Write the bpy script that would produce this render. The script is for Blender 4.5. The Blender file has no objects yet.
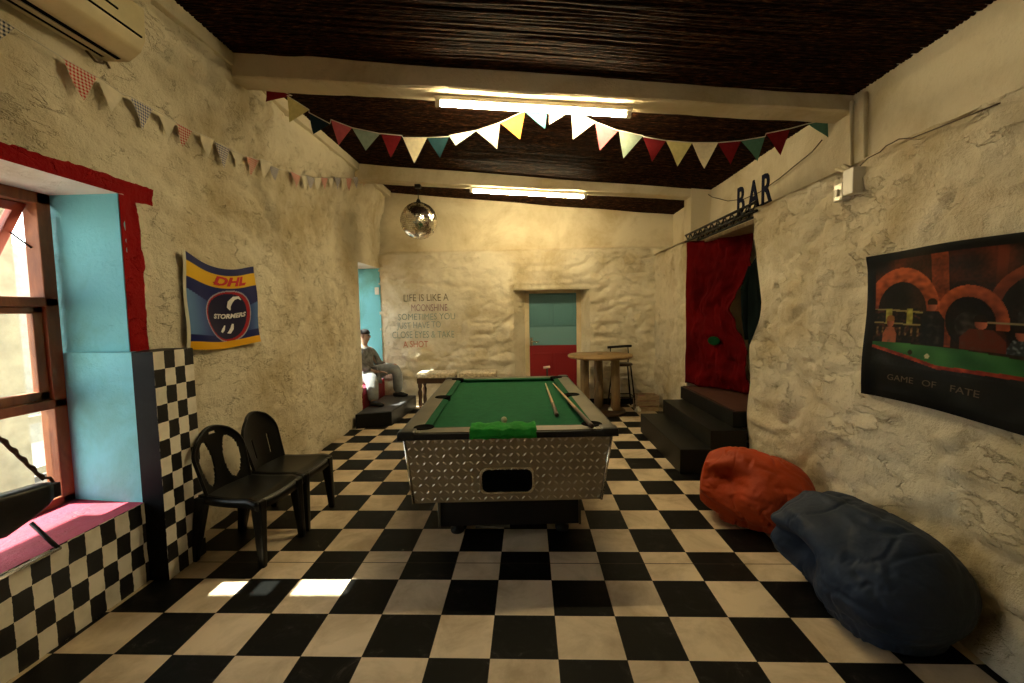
import bpy, bmesh, math, random
from math import sin, cos, pi, sqrt, atan2, radians
from mathutils import Vector, Matrix, noise, Euler

random.seed(7)
S = bpy.context.scene
COL = S.collection

# ------------------------------------------------------------------ camera model
CF, PIT, YAW, ROLL, CH = 439.8, .0689, .0371, .0175, 1.587

def ray(x, y):
    a = (x - 512) / CF; b = -(y - 341.5) / CF
    c, s = cos(-ROLL), sin(-ROLL); a, b = a * c - b * s, a * s + b * c
    c, s = cos(PIT), sin(PIT); d = (a, c + b * s, -s + b * c)
    c, s = cos(YAW), sin(YAW)
    return Vector((d[0] * c - d[1] * s, d[0] * s + d[1] * c, d[2]))

def at(x, y, ax, v):
    """world point seen at photo position (x, y) on the plane axis=v"""
    d = ray(x, y); o = Vector((0, 0, CH)); return o + d * ((v - o[ax]) / d[ax])

cam = bpy.data.cameras.new('camera'); co = bpy.data.objects.new('camera', cam); COL.objects.link(co)
cam.sensor_width = 36; cam.lens = CF / 1024 * 36; cam.clip_start = .02; cam.clip_end = 200
f_ = ray(512, 341.5).normalized(); r_ = (ray(612, 341.5) - ray(512, 341.5)).normalized(); u_ = r_.cross(f_)
M3 = Matrix((r_, u_, -f_)).transposed()
co.matrix_world = Matrix.Translation((0, 0, CH)) @ M3.to_4x4()
S.camera = co

# ------------------------------------------------------------------ materials
def C(h):
    """sRGB 0-255 tuple -> linear"""
    return tuple(((c / 255) / 12.92 if c / 255 <= .04045 else ((c / 255 + .055) / 1.055) ** 2.4) for c in h) + (1,)

class NT:
    def __init__(s, name):
        s.m = bpy.data.materials.new(name); s.m.use_nodes = True
        s.t = s.m.node_tree; s.n = s.t.nodes; s.l = s.t.links
        s.b = s.n['Principled BSDF']; s.out = s.n['Material Output']
        tc = s.n.new('ShaderNodeTexCoord'); s.co = tc.outputs['Object']
    def link(s, a, b): s.l.new(a, b)
    def noise(s, scale, detail=4, rough=.55, dist=0, vec=None, stretch=None):
        v = vec or s.co
        if stretch:
            mp = s.n.new('ShaderNodeMapping'); s.link(v, mp.inputs[0]); mp.inputs['Scale'].default_value = stretch; v = mp.outputs[0]
        k = s.n.new('ShaderNodeTexNoise'); s.link(v, k.inputs['Vector'])
        k.inputs['Scale'].default_value = scale; k.inputs['Detail'].default_value = detail
        k.inputs['Roughness'].default_value = rough; k.inputs['Distortion'].default_value = dist
        return k.outputs['Fac']
    def ramp(s, f, stops):
        r = s.n.new('ShaderNodeValToRGB'); s.link(f, r.inputs[0]); e = r.color_ramp.elements
        e[0].position, e[0].color = stops[0]; e[1].position, e[1].color = stops[-1]
        for p, c in stops[1:-1]: q = e.new(p); q.color = c
        return r.outputs[0]
    def mixc(s, f, a, b, mode='MIX'):
        m = s.n.new('ShaderNodeMix'); m.data_type = 'RGBA'; m.blend_type = mode
        for sock, v in ((m.inputs[0], f), (m.inputs[6], a), (m.inputs[7], b)):
            if hasattr(v, 'is_output'): s.link(v, sock)
            else: sock.default_value = v
        return m.outputs[2]
    def math(s, op, a, b=0, c=None):
        m = s.n.new('ShaderNodeMath'); m.operation = op
        for i, v in enumerate((a, b) if c is None else (a, b, c)):
            if hasattr(v, 'is_output'): s.link(v, m.inputs[i])
            else: m.inputs[i].default_value = v
        return m.outputs[0]
    def xyz(s):
        k = s.n.new('ShaderNodeSeparateXYZ'); s.link(s.co, k.inputs[0]); return k.outputs
    def bump(s, h, strength=.3, dist=.01, prev=None):
        k = s.n.new('ShaderNodeBump'); k.inputs['Strength'].default_value = strength; k.inputs['Distance'].default_value = dist
        s.link(h, k.inputs['Height'])
        if prev: s.link(prev, k.inputs['Normal'])
        return k.outputs[0]
    def setc(s, v):
        if hasattr(v, 'is_output'): s.link(v, s.b.inputs['Base Color'])
        else: s.b.inputs['Base Color'].default_value = v
    def p(s, rough=.6, metal=0, spec=.5):
        s.b.inputs['Roughness'].default_value = rough; s.b.inputs['Metallic'].default_value = metal
        s.b.inputs['Specular IOR Level'].default_value = spec
    def nrm(s, v): s.link(v, s.b.inputs['Normal'])

def simple(name, col, rough=.6, metal=0, var=.18, scale=9, bump=0, bscale=40, spec=.3):
    k = NT(name); c = C(col) if max(col) > 1.01 else col + (1,)
    d = tuple(x * (1 - var) for x in c[:3]) + (1,); l = tuple(min(1, x * (1 + var)) for x in c[:3]) + (1,)
    k.setc(k.ramp(k.noise(scale), [(.3, d), (.7, l)])); k.p(rough, metal, spec)
    if bump: k.nrm(k.bump(k.noise(bscale, 3), bump, .004))
    return k.m

def emis(name, col, st):
    k = NT(name); k.b.inputs['Base Color'].default_value = col + (1,)
    k.b.inputs['Emission Color'].default_value = col + (1,); k.b.inputs['Emission Strength'].default_value = st
    return k.m

WALLC = (.72, .655, .50)
def plaster_color(k, base=WALLC, dirt_shade=.5):
    c = base; dk = tuple(x * y for x, y in zip(c, (.70, .64, .52))) + (1,)
    n = k.noise(1.3, 6, .62, .4); a = k.ramp(n, [(.34, dk), (.56, c + (1,))])
    n2 = k.noise(7, 8, .7, .3); st = k.ramp(n2, [(.60, (1, 1, 1, 1)), (.74, (.56, .46, .33, 1))])
    a = k.mixc(dirt_shade, a, st, 'MULTIPLY')
    n3 = k.noise(24, 6, .7); sp = k.ramp(n3, [(.66, (1, 1, 1, 1)), (.73, (.5, .4, .28, 1))])
    a = k.mixc(dirt_shade * .7, a, sp, 'MULTIPLY')
    cr = crease(k, 3.2, .010); cr2 = crease(k, 6.5, .008, 3.0)
    a = k.mixc(k.math('MULTIPLY', cr, dirt_shade * .55), a, (.22, .165, .10, 1))  # shade of the creases darkened into the wall colour
    return k.mixc(k.math('MULTIPLY', cr2, dirt_shade * .3), a, (.24, .18, .11, 1))
def crease(k, scale=3.2, width=.011, seed=0):
    # thin broken cracks and flaked edges; plaster_color paints relief shade along them
    mp = k.n.new('ShaderNodeMapping'); k.link(k.co, mp.inputs[0]); mp.inputs['Scale'].default_value = (1, 1, 2.1); mp.inputs['Location'].default_value = (seed, seed * 2, seed)
    n = k.noise(scale, 5, .62, .25, vec=mp.outputs[0])
    d = k.math('ABSOLUTE', k.math('SUBTRACT', n, .5))
    line = k.math('SUBTRACT', 1.0, k.math('MINIMUM', k.math('DIVIDE', d, width), 1.0))
    mask = k.math('GREATER_THAN', k.noise(4.5, 3, .6), .53)
    sm = k.ramp(k.noise(4.5, 3, .6), [(.47, (0, 0, 0, 1)), (.60, (1, 1, 1, 1))])
    return k.math('MULTIPLY', line, sm)
def plaster_bump(k, big=.8):
    b1 = k.bump(k.noise(7, 8, .68, .1), .8 * big, .06)
    b3 = k.bump(k.math('SUBTRACT', 1.0, crease(k, 3.2, .02)), .9 * big, .02, b1)
    return k.bump(k.noise(38, 6, .65), .45, .010, b3)

def plaster(name, base=WALLC, dirt_shade=.5, big=.8):
    k = NT(name); k.setc(plaster_color(k, base, dirt_shade)); k.p(.7, 0, .3); k.nrm(plaster_bump(k, big)); return k.m

m_wall = plaster('limewashed_masonry')
m_wallr = plaster('limewashed_masonry_rough', (.68, .60, .44), .75, 1.0)
m_smooth = plaster('smooth_plaster', (.68, .60, .43), .22, .22)
m_beam = plaster('painted_beam', (.66, .58, .42), .3, .3)

def left_wall_mat():
    k = NT('left_wall_paint'); base = plaster_color(k)
    X, Y, Z = k.xyz()[:3]
    w = k.math('MULTIPLY', k.math('SUBTRACT', k.noise(14, 3), .5), .035)
    y = k.math('ADD', Y, w); z = k.math('ADD', Z, w)
    def inside(v, a, b): return k.math('MULTIPLY', k.math('GREATER_THAN', v, a), k.math('LESS_THAN', v, b))
    band1 = k.math('MULTIPLY', inside(z, 2.30, 2.405), inside(y, -1, 2.80))
    band2 = k.math('MULTIPLY', inside(z, 1.30, 2.36), inside(y, 2.40, 2.685))
    r = k.math('MAXIMUM', band1, band2)
    k.setc(k.mixc(r, base, C((142, 2, 6)))); k.p(.75, 0, .12); k.nrm(plaster_bump(k)); return k.m
m_lwall = left_wall_mat()

def checker_mat(name, cy, cz, oy, oz):
    k = NT(name); X, Y, Z = k.xyz()[:3]
    w = k.math('MULTIPLY', k.math('SUBTRACT', k.noise(22, 3), .5), .012)
    a = k.math('FLOOR', k.math('DIVIDE', k.math('SUBTRACT', k.math('ADD', Y, w), oy), cy))
    b = k.math('FLOOR', k.math('DIVIDE', k.math('SUBTRACT', k.math('ADD', Z, w), oz), cz))
    f = k.math('FLOORED_MODULO', k.math('ADD', a, b), 2.0)
    wh = k.ramp(k.noise(8, 5), [(.3, (.66, .61, .50, 1)), (.6, (.84, .79, .68, 1))])
    k.setc(k.mixc(f, (.008, .008, .009, 1), wh)); k.p(.45, 0, .4); k.nrm(k.bump(k.noise(30, 4), .3, .006)); return k.m
m_chk_low = checker_mat('checker_paint_under_window', .083, .12, 1.954 + .0, .0)
m_chk_pil = checker_mat('checker_paint_pillar', .0775, .1065, 2.478, 1.385 - .1065 * 20)

m_black_gloss = simple('glossy_black_paint', (.004, .004, .005), .5, 0, .3, 5, .3, 9, .08)
m_blue = plaster('sky_blue_paint', (.16, .49, .58), .05, .2)
m_white_rev = plaster('white_reveal_paint', (.75, .73, .66), .2, .4)
m_pink = plaster('pink_sill_paint', (.36, .035, .075), .25, .3)
m_dkred = plaster('dark_red_paint', (.22, .01, .02), .3, .4)

def wood_mat(name, a, b, sc=(2, 30, 30), rough=.45, nscale=1.5):
    k = NT(name); n = k.noise(nscale, 6, .6, .6, stretch=sc)
    k.setc(k.ramp(n, [(.3, a + (1,)), (.7, b + (1,))])); k.p(rough, 0, .4); k.nrm(k.bump(n, .25, .004)); return k.m
m_frame = wood_mat('varnished_window_wood', (.17, .045, .014), (.34, .11, .032), (8, 8, 2), .55)
m_redwood = wood_mat('red_varnished_sash', (.22, .03, .02), (.38, .07, .035), (8, 8, 2), .35)
m_tabletop = wood_mat('worn_table_wood', (.16, .095, .04), (.38, .24, .10), (2, 14, 6), .45)
m_log = wood_mat('log_wood', (.15, .10, .05), (.33, .235, .12), (10, 10, 1.2), .7)
m_darkwood = wood_mat('dark_stained_wood', (.025, .012, .006), (.07, .035, .018), (8, 8, 2), .4)
m_step = simple('black_painted_step', (.0045, .0052, .005), .45, 0, .35, 5, .2, 14, .25)
m_stepbrown = wood_mat('worn_brown_landing', (.05, .02, .013), (.10, .045, .03), (3, 12, 3), .5)
m_plinthtop = simple('grey_sunlit_top', (.06, .06, .062), .5, 0, .4, 6)  # lighter grey paints sunlight onto the black platform's top

def tile_mats():
    k = NT('cream_floor_tile'); n = k.noise(3.2, 7, .65, .5)
    c = k.ramp(n, [(.32, (.42, .32, .205, 1)), (.58, (.66, .535, .37, 1))])
    sp = k.ramp(k.noise(38, 5, .7), [(.70, (1, 1, 1, 1)), (.76, (.35, .28, .2, 1))])
    c = k.mixc(.8, c, sp, 'MULTIPLY'); k.setc(c); k.p(.55, 0, .3)
    k.nrm(k.bump(k.noise(20, 4), .12, .004))
    q = NT('black_floor_tile'); n = q.noise(7, 9, .75, .8)
    q.setc(q.ramp(n, [(.52, (.003, .003, .0026, 1)), (.62, (.011, .010, .009, 1)), (.72, (.07, .064, .05, 1))])); 
    q.p(.5, 0, .12); q.nrm(q.bump(q.noise(16, 4), .15, .004))
    return k.m, q.m
m_tw, m_tb = tile_mats()
m_grout = simple('floor_joint', (.05, .04, .03), .9)

def reed_mat():
    k = NT('dark_reed'); n = k.noise(2.0, 6, .65, .3, stretch=(4.5, 75, 75))
    k.setc(k.ramp(n, [(.36, (.004, .002, .0015, 1)), (.50, (.014, .006, .003, 1)), (.60, (.06, .022, .009, 1)), (.72, (.24, .10, .04, 1))]))  # brighter stops paint reddish highlights along the reeds
    k.p(.7, 0, .06); k.nrm(k.bump(k.noise(3, 5, .6, .2, stretch=(4, 80, 80)), .9, .012)); return k.m
m_reed = reed_mat()

m_cloth = simple('green_baize', (.012, .085, .036), .95, 0, .12, 20, .3, 300, .1)
m_cush = simple('green_cushion', (.010, .075, .034), .9, 0, .15, 20, .2, 300, .1)
m_towel = simple('bright_green_cloth', (.010, .16, .016), .9, 0, .2, 12, .4, 60, .15)
m_alu = simple('brushed_checker_plate', (.33, .28, .20), .34, .8, .15, 4, .1, 60)
m_rail = simple('brushed_rail_metal', (.11, .10, .075), .42, .4, .2, 5, .05, 60)
m_chrome = simple('polished_trim', (.65, .62, .56), .22, 1, .05)
m_blkplastic = simple('black_plastic', (.010, .010, .011), .28, 0, .2, 8)
m_void = simple('dark_interior', (.002, .002, .002), .95, spec=.03)
m_iron = simple('black_iron', (.012, .011, .010), .5, .3, .2)
m_white = simple('white_plastic', (.62, .58, .48), .35, 0, .06)
m_cable = simple('old_cable', (.10, .07, .04), .7)

def vcol_mat(name, rough=.5, bump=0):
    k = NT(name); a = k.n.new('ShaderNodeAttribute'); a.attribute_name = 'Col'
    k.setc(a.outputs['Color']); k.p(rough, 0, .15)
    if bump: k.nrm(k.bump(k.noise(14, 4), bump, .01))
    return k.m

# ------------------------------------------------------------------ mesh helpers
class MB:
    def __init__(s): s.b = bmesh.new()
    def faces(s, vs, fs, mi=0, smooth=False):
        v = [s.b.verts.new(p) for p in vs]
        for f in fs:
            try:
                q = s.b.faces.new([v[i] for i in f]); q.material_index = mi; q.smooth = smooth
            except ValueError: pass
        return v
    def box(s, x0, x1, y0, y1, z0, z1, mi=0, M=None, bev=0):
        t = bmesh.new(); bmesh.ops.create_cube(t, size=1)
        for v in t.verts: v.co = Vector((x0 + (v.co.x + .5) * (x1 - x0), y0 + (v.co.y + .5) * (y1 - y0), z0 + (v.co.z + .5) * (z1 - z0)))
        if bev: bmesh.ops.bevel(t, geom=list(t.edges), offset=bev, segments=2, profile=.6, affect='EDGES')
        return s.merge(t, mi, M)
    def hexa(s, P, mi=0, bev=0, M=None):
        """8 corners: bottom ring 4, top ring 4"""
        t = bmesh.new(); v = [t.verts.new(p) for p in P]
        for f in ((3, 2, 1, 0), (4, 5, 6, 7), (0, 1, 5, 4), (1, 2, 6, 5), (2, 3, 7, 6), (3, 0, 4, 7)): t.faces.new([v[i] for i in f])
        bmesh.ops.recalc_face_normals(t, faces=t.faces)
        if bev: bmesh.ops.bevel(t, geom=list(t.edges), offset=bev, segments=2, profile=.6, affect='EDGES')
        return s.merge(t, mi, M)
    def merge(s, t, mi=0, M=None, smooth=None):
        mp = {}
        for v in t.verts: mp[v] = s.b.verts.new(M @ v.co if M else v.co)
        for f in t.faces:
            q = s.b.faces.new([mp[v] for v in f.verts]); q.material_index = mi; q.smooth = f.smooth if smooth is None else smooth
        t.free(); return s
    def tube(s, pts, r, n=10, mi=0, cap=True, flat=1):
        pts = [Vector(p) for p in pts]; R = r if isinstance(r, (list, tuple)) else [r] * len(pts)
        rings = []; up = None
        for i, p in enumerate(pts):
            d = (pts[min(i + 1, len(pts) - 1)] - pts[max(i - 1, 0)]).normalized()
            if up is None: up = Vector((0, 0, 1)) if abs(d.z) < .9 else Vector((1, 0, 0))
            a = d.cross(up).normalized(); b = a.cross(d).normalized(); up = b
            rings.append([s.b.verts.new(p + a * cos(2 * pi * k / n) * R[i] + b * sin(2 * pi * k / n) * R[i] * flat) for k in range(n)])
        for A, B in zip(rings, rings[1:]):
            for k in range(n):
                q = s.b.faces.new([A[k], A[(k + 1) % n], B[(k + 1) % n], B[k]]); q.smooth = True; q.material_index = mi
        if cap:
            s.b.faces.new(rings[0][::-1]).material_index = mi; s.b.faces.new(rings[-1]).material_index = mi
        return s
    def lathe(s, prof, c=(0, 0, 0), n=32, mi=0, smooth=True):
        c = Vector(c); rings = []
        for r, z in prof:
            rings.append([s.b.verts.new(c + Vector((max(r, 1e-4) * cos(2 * pi * k / n), max(r, 1e-4) * sin(2 * pi * k / n), z))) for k in range(n)])
        for A, B in zip(rings, rings[1:]):
            for k in range(n):
                q = s.b.faces.new([A[k], A[(k + 1) % n], B[(k + 1) % n], B[k]]); q.smooth = smooth; q.material_index = mi
        s.b.faces.new(rings[0][::-1]).material_index = mi; s.b.faces.new(rings[-1]).material_index = mi
        return s
    def grid(s, fn, nu, nv, mi=0, smooth=True, skip=None, flip=False):
        V = [[s.b.verts.new(fn(i / nu, j / nv)) for j in range(nv + 1)] for i in range(nu + 1)]
        for i in range(nu):
            for j in range(nv):
                if skip and skip((i + .5) / nu, (j + .5) / nv): continue
                L = [V[i][j], V[i + 1][j], V[i + 1][j + 1], V[i][j + 1]]
                q = s.b.faces.new(L[::-1] if flip else L); q.smooth = smooth; q.material_index = mi
        return V
    def build(s, name, mats, parent=None, recalc=False):
        if recalc: bmesh.ops.recalc_face_normals(s.b, faces=s.b.faces)
        loose = [v for v in s.b.verts if not v.link_faces]
        if loose: bmesh.ops.delete(s.b, geom=loose, context='VERTS')
        me = bpy.data.meshes.new(name); s.b.to_mesh(me); s.b.free()
        for m in (mats if isinstance(mats, (list, tuple)) else [mats]): me.materials.append(m)
        o = bpy.data.objects.new(name, me); COL.objects.link(o)
        if parent: o.parent = parent
        return o

def empty(name, loc=(0, 0, 0), rz=0):
    o = bpy.data.objects.new(name, None); COL.objects.link(o); o.location = loc; o.rotation_euler = (0, 0, rz)
    o.empty_display_size = .1; return o
def tag(o, label, cat, group=None, kind=None):
    o['label'] = label; o['category'] = cat
    if group: o['group'] = group
    if kind: o['kind'] = kind
    return o
def lab(o, label): o['label'] = label; return o
def struct(o): o['kind'] = 'structure'; return o
def mod(o, t, **kw):
    m = o.modifiers.new(t.lower(), t)
    for k, v in kw.items(): setattr(m, k, v)
    return o
def solid(o, th, off=0): return mod(o, 'SOLIDIFY', thickness=th, offset=off)

def text_mesh(name, txt, size, mat, M, parent, ext=.002, sx=1, shear=0, bold=0):
    c = bpy.data.curves.new(name, 'FONT'); c.body = txt; c.size = size; c.extrude = ext; c.shear = shear
    c.align_x = 'CENTER'; c.align_y = 'CENTER'; c.offset = bold; c.resolution_u = 3
    t = bpy.data.objects.new('tmp', c); COL.objects.link(t)
    dg = bpy.context.evaluated_depsgraph_get(); me = bpy.data.meshes.new_from_object(t.evaluated_get(dg))
    bpy.data.objects.remove(t); bpy.data.curves.remove(c)
    me.name = name; me.transform(M @ Matrix.Diagonal((sx, 1, 1, 1))); me.materials.clear(); me.materials.append(mat)
    o = bpy.data.objects.new(name, me); COL.objects.link(o)
    if parent: o.parent = parent
    return o
def frame_M(o, ux, uy):
    ux = Vector(ux).normalized(); uy = Vector(uy).normalized(); uz = ux.cross(uy)
    return Matrix.Translation(o) @ Matrix((ux, uy, uz)).transposed().to_4x4()

def fb(p, sc, oct=4):
    return noise.fractal(Vector(p) * sc, 1.0, 2.0, oct, noise_basis='PERLIN_ORIGINAL')

# ------------------------------------------------------------------ room shell
def lines(a, b, step, extra=()):
    n = max(1, round((b - a) / step)); L = [a + (b - a) * i / n for i in range(n + 1)]
    for e in extra:
        k = min(range(len(L)), key=lambda i: abs(L[i] - e)); L[k] = e
    return L

def wall(name, mat, U, V, point, holes, disp, edgefade=.10):
    """point(u,v)->(Vector, normal); holes: (u0,u1,v0,v1)"""
    m = MB(); g = {}
    for i, u in enumerate(U):
        for j, v in enumerate(V):
            p, n = point(u, v); f = 1
            for (a, b, c, d) in holes:
                du = max(a - u, u - b, 0); dv = max(c - v, v - d, 0); f = min(f, min(1, sqrt(du * du + dv * dv) / edgefade))
            g[i, j] = m.b.verts.new(p + n * (disp(u, v) * f))
    for i in range(len(U) - 1):
        for j in range(len(V) - 1):
            u = (U[i] + U[i + 1]) / 2; v = (V[j] + V[j + 1]) / 2
            if any(a < u < b and c < v < d for a, b, c, d in holes): continue
            q = m.b.faces.new([g[i, j], g[i + 1, j], g[i + 1, j + 1], g[i, j + 1]]); q.smooth = True
    return m, g

def stone(u, v, w, amp=1):
    """rough rubble masonry relief: stone lumps with recessed courses"""
    vv = v + .05 * fb((u * .8, v, w), 1.6)
    n = fb((u, vv * 1.5, w), 1.5, 3) * .028
    uu = u + .10 * fb((u, v * 2, w + 20), 2.2, 3); v3 = vv + .05 * fb((u * 1.5, v * 2, w + 30), 2.4, 3)
    cell = noise.voronoi(Vector((uu * 2.1, v3 * 4.4, w)))[0]; gap = cell[1] - cell[0]
    n += min(gap, .32) * .05 - .008
    mk = max(0, min(1, .5 + 2.2 * fb((u * .9, v * 1.4, w + 40), 1.4, 2)))
    n -= max(0, 1 - gap / .085) * .020 * mk
    n += .012 * max(0, fb((u * 1.1, v * 3.2, w + 50), 3.2, 4)) ** 1 * (1.5 - mk)
    n += fb((u, vv * 1.6, w + 9), 6, 3) * .013 + fb((u, vv, w + 3), 17, 2) * .004
    return n * amp

Y0, Y1 = -1.3, 7.4
def XL(y): return -2.385 - .018 * (y - 2.5)
W1 = (.75, 2.545, .48, 2.315)          # near window opening (y, y, z, z)
W2 = (6.36, 7.36, .48, 2.34)           # far window opening
def pl(u, v): return Vector((XL(u), u, v)), Vector((1, 0, 0))
def LB(v): t = max(0, min(1, (v - 2.95) / .55)); return .15 * t * t * (3 - 2 * t)
def dl(u, v):
    a = .55 if v < 2.3 else .95
    if u > 2.6 and v < 1.9: a = .38
    n = stone(u, v, 1.0, a) - .008
    n += LB(v)
    k = max(0, min(1, (abs(u - 3.45) - .42) / .12, 1)); k2 = max(0, min(1, (abs(v - 1.68) - .34) / .12)); n *= .35 + .65 * max(k, k2)
    return n
U = lines(Y0, Y1, .027, (W1[0], W1[1], W2[0], W2[1])); V = lines(0, 3.95, .025, (W1[2], W1[3], W2[3]))
m, g = wall('wall_left', m_lwall, U, V, pl, [W1, W2], dl)
struct(m.build('wall_left', m_lwall))

# window recesses (thick masonry reveals)
def recess(w, depth, far, head, sill, n, near=None):
    y0, y1, z0, z1 = w; xa0, xa1 = XL(y0), XL(y1); xb = min(xa0, xa1) - depth
    def slab(nm, P, mt):
        q = MB(); q.hexa(P); return struct(q.build(nm, mt))
    xf = xa1 - .006; slab('trim_%d' % n, [(xb, y1, z0), (xf, y1, z0), (xf, y1 + .035, z0), (xb, y1 + .035, z0), (xb, y1, z1), (xf, y1, z1), (xf, y1 + .035, z1), (xb, y1 + .035, z1)], far)
    slab('trim_%d' % (n + 1), [(xb, y0 - .1, z0), (xa0 - .03, y0 - .1, z0), (xa0 - .03, y0, z0), (xb, y0, z0), (xb, y0 - .1, z1), (xa0 - .03, y0 - .1, z1), (xa0 - .03, y0, z1), (xb, y0, z1)], near or far)
    slab('trim_%d' % (n + 2), [(xb, y0 - .1, z1), (xa0, y0 - .1, z1), (xa1, y1 + .035, z1), (xb, y1 + .035, z1), (xb, y0 - .1, z1 + .1), (xa0 - .08, y0 - .1, z1 + .1), (xa1 - .08, y1 + .035, z1 + .1), (xb, y1 + .035, z1 + .1)], head)
    slab('trim_%d' % (n + 3), [(xb, y0, z0 - .1), (xa0 + sill[1], y0, z0 - .1), (xa1 + sill[1], y1, z0 - .1), (xb, y1, z0 - .1), (xb, y0, z0), (xa0 + sill[1], y0, z0), (xa1 + sill[1], y1, z0), (xb, y1, z0)], sill[0])
recess(W1, .47, m_blue, m_white_rev, (m_pink, .0), 1)
recess(W2, .50, m_blue, m_white_rev, (m_pink, .0), 5, m_white_rev)
# parapet under the near window with the painted checks, and the checked pillar
q = MB()
q.grid(lambda a, b: Vector((-2.31 + .006 * fb((0, a * 4, b), 3), -1.3 + a * 3.78, b * .485)), 90, 12)
q.faces([(-2.31, -1.3, .485), (-2.31, 2.48, .485), (-2.42, 2.48, .485), (-2.42, -1.3, .485)], [(0, 1, 2, 3)], 1)
struct(q.build('wall_left_parapet', [m_chk_low, m_pink]))
q = MB(); q.hexa([(-2.318, 2.475, 0), (-2.19, 2.478, 0), (-2.19, 2.785, 0), (-2.45, 2.785, 0), (-2.318, 2.475, 1.385), (-2.19, 2.478, 1.385), (-2.19, 2.785, 1.385), (-2.45, 2.785, 1.385)])
for f in q.b.faces:
    n = f.normal; f.normal_update(); f.material_index = 1 if f.normal.x > .9 else 0
struct(q.build('wall_left_pillar', [m_black_gloss, m_chk_pil]))
q = MB(); q.hexa([(-2.86, 2.545, .47), (-2.317, 2.476, .47), (-2.317, 2.56, .47), (-2.86, 2.56, .47), (-2.86, 2.545, 1.384), (-2.317, 2.476, 1.384), (-2.317, 2.56, 1.384), (-2.86, 2.56, 1.384)])
struct(q.build('trim_11', m_blue))
# skirting strip red wall under far window
q = MB(); q.box(-2.52, -2.462, 6.36, 7.36, 0, .47); struct(q.build('trim_9', m_dkred))

# right wall: lower rough masonry with the bar opening, ledge, set-back upper wall
OP = (4.20, 5.82, .0, 2.60)
def XR(y): return 2.085 - .0 * y
def edge_n(v): return 4.205 + .03 * fb((0, v, 4), 2.2, 3) - .17 * max(0, 1 - abs((v - 1.72) / .50) ** 2.2) - .02 * sin(v * 9)
def edge_f(v): return 5.83 + .05 * fb((3, v, 7), 2.0, 3)
def pr(u, v):
    un = u
    if u <= OP[0] + 1e-6: un = u + (edge_n(v) - OP[0]) * max(0, 1 - (OP[0] - u) / .5)
    elif u >= OP[1] - 1e-6: un = u + (edge_f(v) - OP[1]) * max(0, 1 - (u - OP[1]) / .5)
    top = 2.5 + .018 * fb((u, 0, 2), 2.5)
    return Vector((XR(u), un, min(v, top))), Vector((-1, 0, 0))
def dr(u, v):
    n = stone(u, v, 5.0, 1.25 if u < 4.2 else .7) - .012
    if v < .7 and u < 4.2: n += .09 * (1 - v / .7) ** 1.5
    k = max(0, min(1, (abs(u - 2.1) - .66) / .12)); k2 = max(0, min(1, (abs(v - 1.46) - .42) / .1)); n *= .4 + .6 * max(k, k2)
    if v > 2.40: n -= .03 * (v - 2.40) / .1
    return n
U = lines(Y0, Y1, .026, (OP[0], OP[1])); V = lines(0, 2.5, .024)
m, g = wall('wall_right', m_wallr, U, V, pr, [(OP[0], OP[1], -.1, 2.6)], dr, .12)
# reveals of the opening and the ledge on top
for e, s_ in ((edge_n, 1), (edge_f, -1)):
    m.grid(lambda a, b: Vector((2.085 + a * .5, e(b * 2.5) - s_ * .0, b * 2.5)), 6, 40, 0, True)
m.faces([(2.07, Y0, 2.485), (2.10, 4.2, 2.485), (2.5, 4.2, 2.485), (2.5, Y0, 2.485)], [(0, 1, 2, 3)])
m.faces([(2.07, 5.83, 2.47), (2.07, 7.45, 2.47), (2.5, 7.45, 2.47), (2.5, 5.83, 2.47)], [(0, 1, 2, 3)])
struct(m.build('wall_right', m_wallr))
q = MB(); q.grid(lambda a, b: Vector((2.42 - .012 * fb((9, a * 8, b * 3), 1.2), Y0 + a * 8.8, 2.44 + b * 1.4)), 110, 20)
# pilasters under the beams
q.box(2.17, 2.43, 5.98, 6.24, 2.46, 3.2)
struct(q.build('wall_right_upper', m_smooth))
# passage behind the curtain
q = MB(); q.box(2.58, 3.6, 3.9, 6.1, .45, .57); struct(q.build('floor_passage', m_stepbrown))
q = MB()
q.faces([(3.6, 3.9, .4), (3.6, 6.2, .4), (3.6, 6.2, 2.6), (3.6, 3.9, 2.6)], [(0, 1, 2, 3)])
q.faces([(2.5, 3.9, .4), (3.6, 3.9, .4), (3.6, 3.9, 2.6), (2.5, 3.9, 2.6)], [(0, 1, 2, 3)])
q.faces([(2.5, 6.2, .4), (3.6, 6.2, .4), (3.6, 6.2, 2.6), (2.5, 6.2, 2.6)], [(0, 1, 2, 3)])
q.faces([(2.3, 3.9, 2.56), (3.6, 3.9, 2.56), (3.6, 6.2, 2.56), (2.3, 6.2, 2.56)], [(0, 1, 2, 3)])
struct(q.build('wall_passage', m_smooth))

# far (back) wall with the splayed door recess
DR = (-.235, 1.03, -.1, 1.935)
def pb(u, v): return Vector((u, Y1, v)), Vector((0, -1, 0))
def db(u, v):
    n = stone(u, v, 11.0, 1.15) + .022
    n += .012 * fb((u * 2, v * 2, 3), 4, 3)
    kt = max(0, min(1, (abs(u + 1.77) - .60) / .15)); kv = max(0, min(1, (abs(v - 1.48) - .50) / .12)); n = n * (.3 + .7 * max(kt, kv)) + .008 * (1 - max(kt, kv))
    if v > 2.58: n = n * max(.12, 1 - (v - 2.58) / .03) - .075 * min(1, (v - 2.58) / .03)
    if DR[0] - .02 < u < 1.22 and DR[3] - .02 < v < DR[3] + .09: n = n * .15 + .03 * (v < DR[3] + .06)
    return n
U = lines(-2.50, 2.6, .027, DR[:2]); V = lines(0, 3.95, .026, (DR[3],))
m, g = wall('wall_back', m_wall, U, V, pb, [DR], db, .08)

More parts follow.
